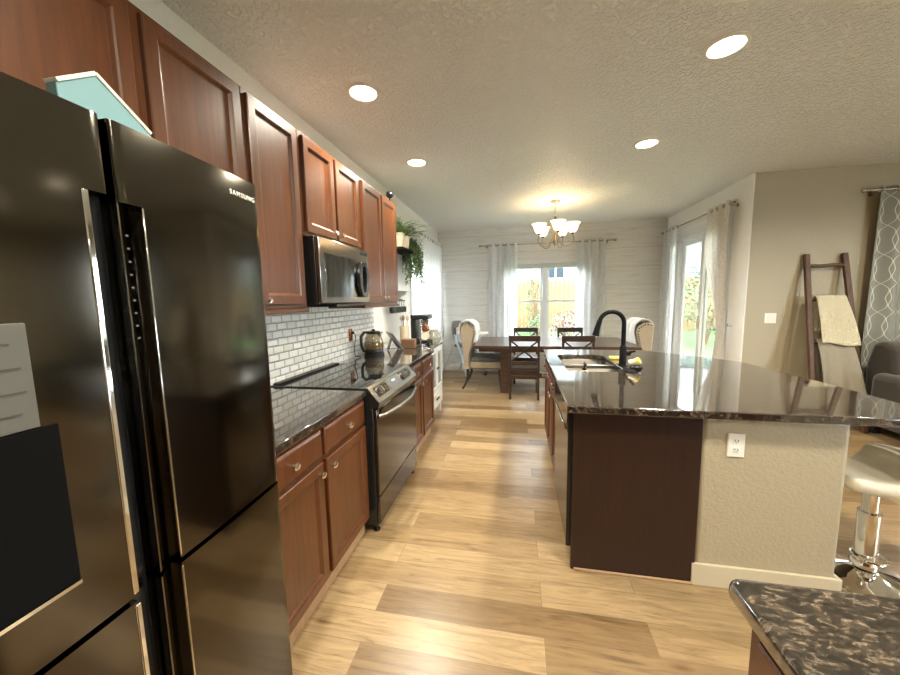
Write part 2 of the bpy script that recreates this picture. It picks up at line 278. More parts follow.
# ------------------------------------------------------------------ mesh helpers
class MB:
    """collects shapes into one mesh"""
    def __init__(s): s.bm = bmesh.new()
    def box(s, x0, x1, y0, y1, z0, z1):
        v = [s.bm.verts.new(p) for p in [(x0,y0,z0),(x1,y0,z0),(x1,y1,z0),(x0,y1,z0),(x0,y0,z1),(x1,y0,z1),(x1,y1,z1),(x0,y1,z1)]]
        for f in [(3,2,1,0),(4,5,6,7),(0,1,5,4),(1,2,6,5),(2,3,7,6),(3,0,4,7)]: s.bm.faces.new([v[i] for i in f])
        return s
    def bar(s, a, b, w, t, upv=(0,0,1)):
        """box beam from a to b, w wide across, t thick along upv-ish"""
        a, b = Vector(a), Vector(b); dz = (b-a).normalized(); u = Vector(upv)
        sx = dz.cross(u)
        if sx.length < 1e-4: sx = dz.cross(Vector((0,1,0)))
        sx.normalize(); sy = sx.cross(dz).normalized()
        vs = []
        for p in (a, b):
            for i, j in ((-1,-1),(1,-1),(1,1),(-1,1)): vs.append(s.bm.verts.new(p + sx*(i*w/2) + sy*(j*t/2)))
        for f in [(3,2,1,0),(4,5,6,7),(0,1,5,4),(1,2,6,5),(2,3,7,6),(3,0,4,7)]: s.bm.faces.new([vs[i] for i in f])
        return s
    def tube(s, pts, r, n=10, cap=True):
        pts = [Vector(p) for p in pts]; rs = r if isinstance(r, (list, tuple)) else [r]*len(pts)
        rings = []; prev = None
        for k, p in enumerate(pts):
            t = (pts[min(k+1, len(pts)-1)] - pts[max(k-1, 0)]).normalized()
            ref = prev if prev is not None else (Vector((0,0,1)) if abs(t.z) < .9 else Vector((1,0,0)))
            a = (ref - t*ref.dot(t)).normalized(); prev = a; b = t.cross(a)
            rings.append([s.bm.verts.new(p + (a*math.cos(2*PI*i/n) + b*math.sin(2*PI*i/n))*rs[k]) for i in range(n)])
        for k in range(len(rings)-1):
            for i in range(n): s.bm.faces.new((rings[k][i], rings[k][(i+1)%n], rings[k+1][(i+1)%n], rings[k+1][i]))
        if cap: s.bm.faces.new(rings[0][::-1]); s.bm.faces.new(rings[-1])
        return s
    def lathe(s, prof, c=(0,0,0), n=24, axis='z', cap=True):
        def mp(r, h, a):
            x, y = r*math.cos(a), r*math.sin(a)
            if axis == 'z': return (c[0]+x, c[1]+y, c[2]+h)
            if axis == 'x': return (c[0]+h, c[1]+x, c[2]+y)
            return (c[0]+x, c[1]+h, c[2]+y)
        rings = [[s.bm.verts.new(mp(max(r, 1e-4), h, 2*PI*i/n)) for i in range(n)] for r, h in prof]
        for k in range(len(rings)-1):
            for i in range(n): s.bm.faces.new((rings[k][i], rings[k][(i+1)%n], rings[k+1][(i+1)%n], rings[k+1][i]))
        if cap: s.bm.faces.new(rings[0][::-1]); s.bm.faces.new(rings[-1])
        return s
    def cyl(s, a, b, r, n=16): return s.tube([a, b], r, n)
    def ball(s, c, r, sc=(1,1,1), u=12, v=8):
        m = Matrix.Translation(c) @ Matrix.Diagonal((r*sc[0], r*sc[1], r*sc[2], 1)); bmesh.ops.create_uvsphere(s.bm, u_segments=u, v_segments=v, radius=1, matrix=m); return s
    def torus(s, c, R, r, axis='z', n=24, k=8):
        pts = []
        for i in range(n):
            a = 2*PI*i/n; x, y = R*math.cos(a), R*math.sin(a); ring = []
            for j in range(k):
                bb = 2*PI*j/k; q = R + r*math.cos(bb); h = r*math.sin(bb); X, Y = q*math.cos(a), q*math.sin(a)
                p = (X, Y, h) if axis == 'z' else ((h, X, Y) if axis == 'x' else (X, h, Y))
                ring.append(s.bm.verts.new((c[0]+p[0], c[1]+p[1], c[2]+p[2])))
            pts.append(ring)
        for i in range(n):
            for j in range(k): s.bm.faces.new((pts[i][j], pts[(i+1)%n][j], pts[(i+1)%n][(j+1)%k], pts[i][(j+1)%k]))
        return s
    def prism(s, poly, f0, f1):
        """poly: 2-D points; f0, f1 map (a,b) to 3-D at either end"""
        A = [s.bm.verts.new(f0(*p)) for p in poly]; B = [s.bm.verts.new(f1(*p)) for p in poly]; n = len(poly)
        s.bm.faces.new(A[::-1]); s.bm.faces.new(B)
        for i in range(n): s.bm.faces.new((A[i], A[(i+1)%n], B[(i+1)%n], B[i]))
        return s
    def rings(s, rect, prof, mapf):
        """panel: rect (u0,u1,v0,v1); prof list of (inset, depth); mapf(u,v,d)"""
        u0, u1, v0, v1 = rect; R = []
        for i, dd in prof: R.append([s.bm.verts.new(mapf(*p, dd)) for p in ((u0+i,v0+i),(u1-i,v0+i),(u1-i,v1-i),(u0+i,v1-i))])
        s.bm.faces.new(R[0][::-1])
        for k in range(len(R)-1):
            for i in range(4): s.bm.faces.new((R[k][i], R[k][(i+1)%4], R[k+1][(i+1)%4], R[k+1][i]))
        s.bm.faces.new(R[-1]); return s
    def grid(s, nu, nv, f, uvf=None):
        V = [[s.bm.verts.new(f(i/nu, j/nv)) for j in range(nv+1)] for i in range(nu+1)]
        lay = s.bm.loops.layers.uv.verify() if uvf else None
        for i in range(nu):
            for j in range(nv):
                fc = s.bm.faces.new((V[i][j], V[i+1][j], V[i+1][j+1], V[i][j+1]))
                if lay:
                    for lp, (a, b) in zip(fc.loops, ((i,j),(i+1,j),(i+1,j+1),(i,j+1))): lp[lay].uv = uvf(a/nu, b/nv)
        return s
    def build(s, name, m, parent=None, world=False, bev=0, smooth=False, subsurf=0, solid=0, recalc=True, seg=2, ang=35):
        if recalc: bmesh.ops.recalc_face_normals(s.bm, faces=s.bm.faces)
        me = bpy.data.meshes.new(name); o = bpy.data.objects.new(name, me)
        if parent is not None:
            o.parent = parent
            if world:
                off = Vector((0,0,0)); q = parent
                while q is not None: off += q.location; q = q.parent
                bmesh.ops.translate(s.bm, vec=-off, verts=s.bm.verts)
        s.bm.to_mesh(me); s.bm.free()
        C.objects.link(o); me.materials.append(M_[m] if isinstance(m, str) else m)
        if solid: md = o.modifiers.new('solid', 'SOLIDIFY'); md.thickness = solid; md.offset = 0
        if bev: md = o.modifiers.new('bevel', 'BEVEL'); md.width = bev; md.segments = seg; md.limit_method = 'ANGLE'; md.angle_limit = math.radians(ang)
        if subsurf: md = o.modifiers.new('sub', 'SUBSURF'); md.levels = md.render_levels = subsurf
        if smooth or bev or subsurf:
            me.polygons.foreach_set('use_smooth', [True]*len(me.polygons))
            if not subsurf and hasattr(me, 'set_sharp_from_angle'): me.set_sharp_from_angle(angle=math.radians(40))
        return o
def tag(o, label, cat, group=None, kind=None):
    o['label'] = label; o['category'] = cat
    if group: o['group'] = group
    if kind: o['kind'] = kind
    return o
def thing(name, label, cat, loc=(0,0,0), rz=0, group=None):
    o = bpy.data.objects.new(name, None); C.objects.link(o); o.empty_display_size = .1
    o.location = loc; o.rotation_euler = (0, 0, rz); return tag(o, label, cat, group)
def struct(o, label=None):
    o['kind'] = 'structure'
    if label: o['label'] = label; o['category'] = o.name.split('_')[0]
    return o
def dup(root, loc, rz, label, group=None):
    r = root.copy(); C.objects.link(r); r.location = loc; r.rotation_euler = (0, 0, rz); r['label'] = label
    if group: r['group'] = group
    def rec(a, b):
        for ch in list(a.children):
            c = ch.copy(); C.objects.link(c); c.parent = b; rec(ch, c)
    rec(root, r); return r
def arc(c, r, a0, a1, n, plane='xz'):
    out = []
    for k in range(n+1):
        a = math.radians(a0 + (a1-a0)*k/n); p, q = r*math.cos(a), r*math.sin(a)
        out.append((c[0]+p, c[1], c[2]+q) if plane == 'xz' else ((c[0], c[1]+p, c[2]+q) if plane == 'yz' else (c[0]+p, c[1]+q, c[2])))
    return out

# ------------------------------------------------------------------ room shell
XL, XR, YB, YL, ZC = -1.55, 2.58, 6.82, 4.58, 2.78
XE, YN = 6.3, -2.6
b = MB(); b.box(XL-.15, XE+.15, YN-.15, YB+.15, -.06, 0); struct(b.build('floor', 'floor'), 'wide light oak plank floor')
b = MB(); b.box(XL-.15, XE+.15, YN-.15, YB+.15, ZC, ZC+.1); struct(b.build('ceiling', 'ceiling'), 'knockdown textured ceiling')
# left wall with a window in the dining end
LW = (4.99, 6.5, .75, 2.2)
b = MB(); b.box(XL-.14, XL, YN, LW[0], 0, ZC); b.box(XL-.14, XL, LW[1], YB, 0, ZC); b.box(XL-.14, XL, LW[0], LW[1], 0, LW[2]); b.box(XL-.14, XL, LW[0], LW[1], LW[3], ZC)
struct(b.build('wall_left', 'paint'), 'warm white kitchen wall behind the cabinets')
BW = (-.2, 1.22, .62, 2.08)
b = MB(); b.box(XL, BW[0], YB, YB+.14, 0, ZC); b.box(BW[1], XR, YB, YB+.14, 0, ZC); b.box(BW[0], BW[1], YB, YB+.14, 0, BW[2]); b.box(BW[0], BW[1], YB, YB+.14, BW[3], ZC)
struct(b.build('wall_back', 'paper'), 'far dining wall in pale grey grasscloth wallpaper')
RD = (4.98, 6.45, .0, 2.36)
b = MB(); b.box(XR, XR+.14, RD[1], YB+.14, 0, ZC); b.box(XR, XR+.14, YL+.001, RD[0], 0, ZC); b.box(XR, XR+.14, RD[0], RD[1], RD[3], ZC)
struct(b.build('wall_right', 'paint'), 'white wall around the sliding patio door')
LV = (4.45, 5.75, .7, 2.25)
b = MB(); b.box(XR+.141, LV[0], YL, YL+.14, 0, ZC); b.box(XR+.012, XR+.1415, YL-.0015, YL+.0005, 0, ZC); struct(b.build('wall_living', 'beige'), 'beige living room wall behind the ladder')
b = MB(); b.box(LV[1], XE, YL, YL+.14, 0, ZC); b.box(LV[0], LV[1], YL, YL+.14, 0, LV[2]); b.box(LV[0], LV[1], YL, YL+.14, LV[3], ZC); struct(b.build('wall_living', 'beige'), 'beige living room wall around the window')
EW = (-1.9, .5, .4, 2.35)
b = MB(); b.box(XE, XE+.14, YN, EW[0], 0, ZC); b.box(XE, XE+.14, EW[1], YL+.14, 0, ZC); b.box(XE, XE+.14, EW[0], EW[1], 0, EW[2]); b.box(XE, XE+.14, EW[0], EW[1], EW[3], ZC); struct(b.build('wall_east', 'beige'), 'beige wall')
b = MB(); b.box(XL-.14, XE+.14, YN-.14, YN, 0, ZC); struct(b.build('wall_near', 'beige'), 'beige wall')
for nm, bx in (('baseboard_back', (XL, XR, YB-.015, YB, 0, .11)), ('baseboard_living', (XR+.02, XE, YL-.015, YL, 0, .11)), ('baseboard_right', (XR-.015, XR, YL+.02, RD[0]-.06, 0, .11))):
    b = MB(); b.box(*bx); struct(b.build(nm, 'trim', bev=.004), 'white baseboard')

# windows and the sliding door ------------------------------------------------
def sash(b, u0, u1, v0, v1, w, d0, d1, mp):
    for (a0, a1, c0, c1) in ((u0, u0+w, v0, v1), (u1-w, u1, v0, v1), (u0+w, u1-w, v0, v0+w), (u0+w, u1-w, v1-w, v1)):
        p, q = mp(a0, c0, d0), mp(a1, c1, d1)
        b.box(min(p[0],q[0]), max(p[0],q[0]), min(p[1],q[1]), max(p[1],q[1]), min(p[2],q[2]), max(p[2],q[2]))
def mpY(u, v, dd): return (u, YB+dd, v)
w1 = bpy.data.objects.new('window_1', None); C.objects.link(w1); w1.location = ((BW[0]+BW[1])/2, YB, BW[2]); struct(w1, 'twin white sash window in the far wall')
b = MB(); sash(b, BW[0]+.001, BW[1]-.001, BW[2]+.001, BW[3]-.001, .04, .03, .12, mpY); b.box(.47, .555, YB+.02, YB+.11, BW[2]+.04, BW[3]-.04); b.build('window_frame', 'vinyl', w1, True, .003)
for (u0, u1) in ((BW[0]+.04, .471), (.554, BW[1]-.04)):
    for (v0, v1, dd) in ((BW[2]+.04, 1.4, .05), (1.36, BW[3]-.04, .08)):
        b = MB(); sash(b, u0, u1, v0, v1, .038, dd, dd+.026, mpY); so = b.build('sash', 'vinyl', w1, True, .003)
        g = MB(); g.box(u0+.03, u1-.03, YB+dd+.01, YB+dd+.015, v0+.03, v1-.03); g.build('pane', 'glass', so, True)
b = MB(); sash(b, BW[0]-.07, BW[1]+.07, BW[2]-.07, BW[3]+.07, .07, -.014, 0, mpY); b.build('casing', 'vinyl', w1, True, .004)
b = MB(); b.box(BW[0]-.09, BW[1]+.09, YB-.06, YB-.014, BW[2]-.02, BW[2]+.012); b.build('window_sill', 'vinyl', w1, True, .004)
b = MB()
for k in range(9): b.box(BW[0]+.02, BW[1]-.02, YB+.005, YB+.028, BW[3]-.075+k*.008, BW[3]-.07+k*.008)
bl = b.build('raised_blind', 'white'); tag(bl, 'white slatted blind pulled up to the top of the far window', 'blind')

def mpX(u, v, dd): return (XL-dd, u, v)
w2 = bpy.data.objects.new('window_2', None); C.objects.link(w2); w2.location = (XL, (LW[0]+LW[1])/2, LW[2]); struct(w2, 'bright window behind sheer curtains in the left wall')
b = MB(); sash(b, LW[0]+.001, LW[1]-.001, LW[2]+.001, LW[3]-.001, .05, .03, .12, mpX); b.box(XL-.11, XL-.03, 5.71, 5.78, LW[2]+.05, LW[3]-.05); b.build('window_frame', 'vinyl', w2, True, .003)
b = MB(); sash(b, LW[0]-.06, LW[1]+.06, LW[2]-.06, LW[3]+.06, .06, -.014, 0, mpX); b.build('casing', 'vinyl', w2, True, .004)
for u0, u1 in ((LW[0]+.05, 5.711), (5.779, LW[1]-.05)):
    g = MB(); g.box(XL-.08, XL-.075, u0, u1, LW[2]+.05, LW[3]-.05); g.build('pane', 'glass', w2, True)

w3 = bpy.data.objects.new('window_3', None); C.objects.link(w3); w3.location = ((LV[0]+LV[1])/2, YL, LV[2]); struct(w3, 'unseen living room window beside the patterned curtain')  # out of view, implied by the curtain; opened here for extra daylight
b = MB(); sash(b, LV[0]+.001, LV[1]-.001, LV[2]+.001, LV[3]-.001, .06, .03, .12, lambda u, v, dd: (u, YL+dd, v)); b.build('window_frame', 'vinyl', w3, True)
g = MB(); g.box(LV[0]+.06, LV[1]-.06, YL+.07, YL+.075, LV[2]+.06, LV[3]-.06); g.build('pane', 'glass', w3, True)
w4 = bpy.data.objects.new('window_added', None); C.objects.link(w4); w4.location = (XE, (EW[0]+EW[1])/2, EW[2]); struct(w4, 'wide unseen window added to the side wall for daylight')  # out of view, added so daylight lifts the ceiling and backsplash
b = MB(); sash(b, EW[0]+.001, EW[1]-.001, EW[2]+.001, EW[3]-.001, .06, .03, .12, lambda u, v, dd: (XE+dd, u, v)); b.build('window_frame', 'vinyl', w4, True)
g = MB(); g.box(XE+.07, XE+.075, EW[0]+.06, EW[1]-.06, EW[2]+.06, EW[3]-.06); g.build('pane', 'glass', w4, True)
def mpR(u, v, dd): return (XR+dd, u, v)
d1 = bpy.data.objects.new('door_1', None); C.objects.link(d1); d1.location = (XR, (RD[0]+RD[1])/2, 0); struct(d1, 'sliding glass patio door with white frame')
b = MB(); sash(b, RD[0]+.001, RD[1]-.001, .001, RD[3]-.001, .05, .01, .13, mpR); b.build('door_frame', 'vinyl', d1, True, .003)
for u0, u1, dd in ((RD[0]+.05, 5.7, .03), (5.62, RD[1]-.05, .08)):
    b = MB(); sash(b, u0, u1, .05, RD[3]-.05, .075, dd, dd+.035, mpR); so = b.build('sliding_panel', 'vinyl', d1, True, .003)
    g = MB(); g.box(XR+dd+.015, XR+dd+.02, u0+.06, u1-.06, .11, RD[3]-.11); g.build('pane', 'glass', so, True)
b = MB(); b.box(XR+.005, XR+.03, 5.645, 5.665, .95, 1.15); b.build('door_handle', 'nickel', d1, True, .004)
b = MB(); sash(b, RD[0]-.07, RD[1]+.07, -.3, RD[3]+.07, .07, -.014, 0, mpR)
for v in list(b.bm.verts):
    if v.co.z < 0: v.co.z = .0
bmesh.ops.dissolve_degenerate(b.bm, edges=b.bm.edges, dist=1e-5)
b.build('door_casing', 'vinyl', d1, True)

# ------------------------------------------------------------------ outdoors
b = MB(); b.box(-14, 30, YB+.16, 8.6, -.3, -.16); b.prism([(8.6, -.3), (34, -.3), (34, .3), (12.2, .3), (8.6, -.16)], lambda y, z: (-14, y, z), lambda y, z: (30, y, z)); b.box(XR+.16, 30, -8, YB+.16, -.3, -.16); b.box(-14, XL-.16, -8, YB+.16, -.3, -.16)
struct(b.build('lawn', 'grass'), 'bright green back lawn'); 
b = MB(); b.box(XR+.2, 4.9, 4.9, 7.6, -.16, -.1); struct(b.build('patio', 'patio'), 'concrete patio slab outside the sliding door')
def fence(name, p0, p1, h, label):
    b = MB(); p0, p1 = Vector(p0), Vector(p1); L = (p1-p0).length; t = (p1-p0)/L; n = Vector((-t.y, t.x, 0)); k = 0; x = 0
    random.seed(name)
    while x < L:
        w = .14; hh = h + random.uniform(-.02, .02); a = p0 + t*(x+.005)
        b.bar(Vector((a.x, a.y, p0.z-.16)) + t*w/2, Vector((a.x, a.y, hh)) + t*w/2, w-.004, .02, n); x += .15
    for zz in (.3, h-p0.z-.3): b.bar(p0 + n*.04 + Vector((0,0,zz)), p1 + n*.04 + Vector((0,0,zz)), .05, .09)
    return tag(b.build(name, 'cedar'), label, 'fence')
fence('wooden_fence', (-6, 12.4, .25), (14.4, 12.4, .25), 2.02, 'yellow cedar board fence along the back of the yard')
fence('wooden_fence', (-3.6, 11.4, 0), (-3.6, 1, 0), 2.2, 'unseen cedar board fence set close to block sky light from the left window')  # never in view; near and tall to cut sky light on the curtains
def house(name, x0, x1, y0, y1, h, wins, label):
    t = thing(name, label, 'house', ((x0+x1)/2, (y0+y1)/2, -.16))
    b = MB(); b.box(x0, x1, y0, y1, -.16, h); b.build('wall', 'siding', t, True)
    b = MB(); xm = (x0+x1)/2
    b.prism([(x0-.4, h), (x1+.4, h), (xm, h+2.2)], lambda a, c: (a, y0-.4, c), lambda a, c: (a, y1+.4, c)); b.build('roof', 'greydev', t, True)
    for (face, u0, u1, v0, v1) in wins:
        mp = (lambda u, v, dd: (u, y0-dd, v)) if face == 'y' else (lambda u, v, dd: (x0-dd, u, v))
        b = MB(); sash(b, u0-.09, u1+.09, v0-.09, v1+.09, .09, 0, .05, mp); um = (u0+u1)/2
        p, q = mp(um-.03, v0, 0), mp(um+.03, v1, .04); b.box(*[f(p[k], q[k]) for k in range(3) for f in (min, max)])
        wo = b.build('window', 'vinyl', t, True)
        p, q = mp(u0, v0, .005), mp(u1, v1, .02); b = MB(); b.box(*[f(p[k], q[k]) for k in range(3) for f in (min, max)]); b.build('pane', 'housewin', wo, True)
house('neighbor_house', -5, 15, 20, 27, 4.15, [('y', 1.62, 2.5, 2.5, 3.35)], 'pale sided neighbouring house with grey paned window behind the back fence')
def shrub(name, c, r, h, m, label, n=420, seed=1, leaf=.1):
    random.seed(seed); t = thing(name, label, 'shrub', c)
    b = MB()
    for k in range(6):
        a = random.uniform(0, 2*PI); b.tube([(0,0,0), (math.cos(a)*r*.3, math.sin(a)*r*.3, h*.4), (math.cos(a)*r*.6, math.sin(a)*r*.6, h*.8)], [.03, .02, .008], 6)
    b.build('stem', 'brownbox', t)
    b = MB()
    for k in range(n):
        while True:
            p = Vector((random.uniform(-1,1), random.uniform(-1,1), random.uniform(-1,1)))
            if .35 < p.length < 1: break
        p = Vector((p.x*r, p.y*r, h*.55 + p.z*h*.45)); e = Matrix.Rotation(random.uniform(0, 6.3), 3, 'Z') @ Matrix.Rotation(random.uniform(-1.2, 1.2), 3, 'X')
        q = [p + e @ Vector(v)*leaf for v in ((0,0,0), (.35,.5,.06), (0,1.1,0), (-.35,.5,.06))]
        b.bm.faces.new([b.bm.verts.new(v) for v in q])
    b.build('foliage', m, t, recalc=False); return t
shrub('purple_shrub', (1.35, 9.3, -.12), .55, 1.25, 'purple', 'purple leaved shrub against the fence outside the far window', 1100, 3, .06)
shrub('green_shrub', (.6, 10.2, .03), .35, .95, 'bush', 'low green shrub left of the purple shrub outside the far window', 700, 4, .055)
shrub('slim_tree', (.55, 11.6, .2), .3, 2.6, 'bush', 'slim green tree at the fence left of the far window mullion', 900, 5, .06)
shrub('green_shrub', (5.05, 10.5, .05), .75, 2.5, 'bush', 'tall green shrub outside the sliding patio door', 2200, 6, .07)
shrub('grey_shrub', (6.5, 11.5, .2), .65, .75, 'purple', 'low grey purple shrub at the fence outside the patio door', 800, 7, .06)

# ------------------------------------------------------------------ ceiling lights
def can_light(x, y, label, first=[None]):
    grp = 'recessed ceiling lights'
    if first[0] is not None: return dup(first[0], (x, y, ZC), 0, label, grp)
    t = thing('recessed_light', label, 'ceiling light', (x, y, ZC), 0, grp); first[0] = t
    b = MB(); b.lathe([(.108, -.001), (.105, -.008), (.086, -.012), (.08, -.004), (.08, -.001)], cap=False, n=32); b.build('trim_ring', 'trim', t, smooth=True)
    b = MB(); b.lathe([(.08, -.002), (.06, -.006), (.001, -.0075)], n=32); b.build('lens', 'bulb', t, smooth=True)
    L = bpy.data.lights.new('lamp_light', 'AREA'); L.shape = 'DISK'; L.size = .14; L.energy = CAN_W; L.color = CAN_COL; L.spread = math.radians(150)
    lo = bpy.data.objects.new('lamp_light', L); C.objects.link(lo); lo.parent = t; lo.location = (0, 0, -.014); return t
can_light(-.975, 2.23, 'round recessed ceiling light in front of the microwave, left side, nearer one')
can_light(-.965, 3.40, 'round recessed ceiling light past the upper cabinets, left side, farther one')
can_light(1.11, 3.475, 'round recessed ceiling light over the far end of the island, right side')
can_light(1.10, 2.27, 'largest round recessed ceiling light, over the near end of the island')
dim = {}
for x, y, w_ in ((-.2, .75, CAN_W), (1.1, .9, CAN_W), (-.2, -1.0, 12), (1.6, -1.0, 12), (3.6, .8, 5), (3.6, 2.9, 18), (5.2, .8, 5), (5.2, 2.9, 18)):  # unseen lamps added to brighten the room, partly following the floor's glow
    t = can_light(x, y, 'unseen round recessed ceiling light added in the rest of the room')
    for o in t.children:
        if o.type == 'LIGHT' and w_ != CAN_W:
            if w_ not in dim: dim[w_] = o.data.copy(); dim[w_].energy = w_
            o.data = dim[w_]

# ------------------------------------------------------------------ cabinets
def L_map(xf): return lambda u, v, dd: (xf+dd, u, v)      # faces +x
def R_map(xf): return lambda u, v, dd: (xf-dd, u, v)      # faces -x
DOOR = [(0, 0), (0, .016), (.004, .02), (.046, .02), (.052, .016), (.06, .008), (.066, .0075)]
DRAWER = [(0, 0), (0, .013), (.004, .016), (.012, .02)]
def knob(parent, p, sgn=1):
    b = MB(); b.lathe([(.006, 0), (.006, .012), (.0145, .016), (.016, .022), (.012, .028), (.001, .03)] if sgn > 0 else [(.006, 0), (.006, -.012), (.0145, -.016), (.016, -.022), (.012, -.028), (.001, -.03)], p, 14, 'x')
    b.build('knob', 'chrome', parent, True, smooth=True)
def cab_door(t, name, y0, y1, z0, z1, mapf, kp=None, m='cherry', prof=DOOR, sgn=1, kd=.02):
    b = MB(); b.rings((y0, y1, z0, z1), prof, mapf); o = b.build(name, m, t, True)
    if kp: knob(o, mapf(kp[0], kp[1], kd), sgn)
    return o
XF = -.905     # base carcass front (door faces at -.885)
def base_cab(y0, y1, cells, label):
    t = thing('base_cabinet', label, 'cabinet', (XF, (y0+y1)/2, 0))
    b = MB(); b.box(XL+.004, XF, y0, y1, .1, .872); b.build('carcass', 'cherry', t, True, .002)
    b = MB(); b.box(XL+.004, XF-.03, y0, y1, 0, .0995); b.build('toe_kick', 'toe', t, True)
    for (u0, u1, side) in cells:
        um = (u0+u1)/2
        cab_door(t, 'drawer', u0, u1, .727, .858, L_map(XF+.0005), (um, .792), prof=DRAWER)
        cab_door(t, 'door', u0, u1, .125, .705, L_map(XF+.0005), (u1-.035 if side > 0 else u0+.035, .66))
    return t
base_cab(.93, 1.876, [(.955, 1.392, 1), (1.422, 1.852, -1)], 'cherry base cabinet with two drawers and doors between fridge and range')
base_cab(2.694, 3.57, [(2.72, 3.105, 1), (3.14, 3.55, -1)], 'cherry base cabinet with two drawers and doors beyond the range')
def upper(y0, y1, z0, z1, cells, label, kz=.05):
    t = thing('upper_cabinet', label, 'cabinet', (-1.235, (y0+y1)/2, z0), 0)
    b = MB(); b.box(XL+.004, -1.235, y0, y1, z0, z1); b.build('carcass', 'cherry', t, True, .002)
    for (u0, u1, side) in cells:
        cab_door(t, 'door', u0, u1, z0+.022, z1-.022, L_map(-1.2345), None if side == 0 else (u1-.028 if side > 0 else u0+.028, z0+kz))
    return t
upper(.10, 1.462, 1.83, 2.425, [(.12, .545, 0), (.575, .99, 0), (1.03, 1.442, 0)], 'cherry wall cabinet above the refrigerator')
upper(1.466, 1.872, 1.413, 2.425, [(1.482, 1.842, -1)], 'tall single door cherry wall cabinet between fridge and microwave', .045)
upper(1.876, 2.64, 1.842, 2.425, [(1.9, 2.238, 1), (2.266, 2.612, -1)], 'short two door cherry wall cabinet above the microwave', .06)
upper(2.644, 3.475, 1.413, 2.425, [(2.68, 3.062, 1), (3.085, 3.452, -1)], 'two door cherry wall cabinet right of the microwave', .06)
b = MB(); b.box(XL+.002, -1.22, 1.466, 1.872, 1.388, 1.412); tag(b.build('light_rail', 'cherry', bev=.003), 'cherry light rail moulding under the tall wall cabinet', 'moulding')
b = MB(); b.box(XL+.002, -1.22, 2.644, 3.475, 1.388, 1.412); tag(b.build('light_rail', 'cherry', bev=.003), 'cherry light rail moulding under the cabinet right of microwave', 'moulding')

# worktops on the left run
b = MB(); b.box(XL+.003, -.885, .93, 1.884, .874, .914); tag(b.build('granite_worktop', 'granite', bev=.006, seg=3), 'dark speckled granite worktop between refrigerator and range', 'countertop')
b = MB(); b.box(XL+.003, -.885, 2.687, 3.6, .874, .914); tag(b.build('granite_worktop', 'granite', bev=.006, seg=3), 'dark speckled granite worktop beyond the range under the kettle', 'countertop')
b = MB(); b.box(XL+.0005, XL+.0028, .93, 3.56, .916, 1.387); b.box(XL+.0005, XL+.0028, 1.874, 2.642, 1.387, 1.45)
tag(b.build('tile_backsplash', 'tile'), 'white subway tiles on the wall behind the range', 'backsplash')

# ------------------------------------------------------------------ range
rg = thing('range', 'slide in electric range with black glass cooktop and steel front', 'stove', (-.9, 2.285, 0))
RY0, RY1 = 1.888, 2.683
b = MB(); b.box(XL+.02, -.853, RY0, RY1, .045, .798); b.build('body', 'black', rg, True, .003)
b = MB(); b.box(XL+.02, -.905, RY0, RY1, .7985, .905); b.build('body_top', 'black', rg, True)
b = MB(); b.box(XL+.008, -.9, RY0+.002, RY1-.002, .9055, .922); b.build('cooktop', 'blackglass', rg, True, .003)
b = MB(); b.prism([(XL+.01, .9225), (XL+.085, .9225), (XL+.07, .935), (XL+.02, .935)], lambda x, z: (x, RY0+.02, z), lambda x, z: (x, RY1-.05, z)); b.build('rear_vent', 'black', rg, True, .003)
prof = [(-.9, .924), (-.885, .926), (-.81, .835), (-.818, .80), (-.9, .80)]
for ye in (RY0, RY1-.012):
    b = MB(); b.prism(prof, lambda x, z: (x, ye, z), lambda x, z: (x, ye+.012, z)); b.build('end_cap', 'black', rg, True)
b = MB(); b.prism(prof, lambda x, z: (x, RY0+.0125, z), lambda x, z: (x, RY1-.0125, z)); cp = b.build('control_panel', 'steel', rg, True, .002)
dn = Vector((.0910, 0, .075)).normalized(); ds = Vector((.075, 0, -.091)).normalized()
def on_panel(s, y, h=0): return Vector((-.885, y, .926)) + ds*s + dn*h
def slab(y0, y1, s0, s1, h0, h1):
    b = MB(); b.prism([(y0, s0), (y1, s0), (y1, s1), (y0, s1)], lambda y, s: on_panel(s, y, h0), lambda y, s: on_panel(s, y, h1)); return b
for yy in (2.02, 2.475):
    kp_ = slab(yy-.07, yy+.1, .02, .09, .0005, .004).build('knob_plate', 'black', cp, True)
    for q in (yy-.028, yy+.058):
        b = MB(); c0 = on_panel(.055, q, .004); b.tube([c0, c0+dn*.012, c0+dn*.022], [.028, .026, .022], 18); b.bar(c0+dn*.024-ds*.02, c0+dn*.024+ds*.02, .01, .008, dn); b.build('knob', 'steel', cp, True, smooth=True)
slab(2.15, 2.36, .015, .092, .0005, .002).build('display_panel', 'greydev', cp, True)
slab(2.23, 2.28, .04, .05, .0022, .003).build('display', 'lcd', cp, True)
b = MB(); b.box(-.8525, -.828, RY0+.004, RY1-.004, .245, .79); od = b.build('oven_door', 'blacksteel', rg, True, .005)
b = MB(); b.tube([(-.83, RY0+.03, .745), (-.805, RY0+.06, .745)] + [(-.805+.045*math.sin(PI*k/12), RY0+.06+(RY1-RY0-.12)*k/12, .745) for k in range(1, 12)] + [(-.805, RY1-.06, .745), (-.83, RY1-.03, .745)], .013, 12); b.build('handle', 'steel', od, True, smooth=True)
b = MB(); b.box(-.8525, -.83, RY0+.004, RY1-.004, .06, .236); b.build('storage_drawer', 'blacksteel', rg, True, .005)
for y in (RY0+.03, RY1-.03):
    b = MB(); b.lathe([(.022, .0), (.022, .012), (.012, .014), (.012, .0445)], (-.872, y, 0), 14); b.build('foot', 'black', rg, True)

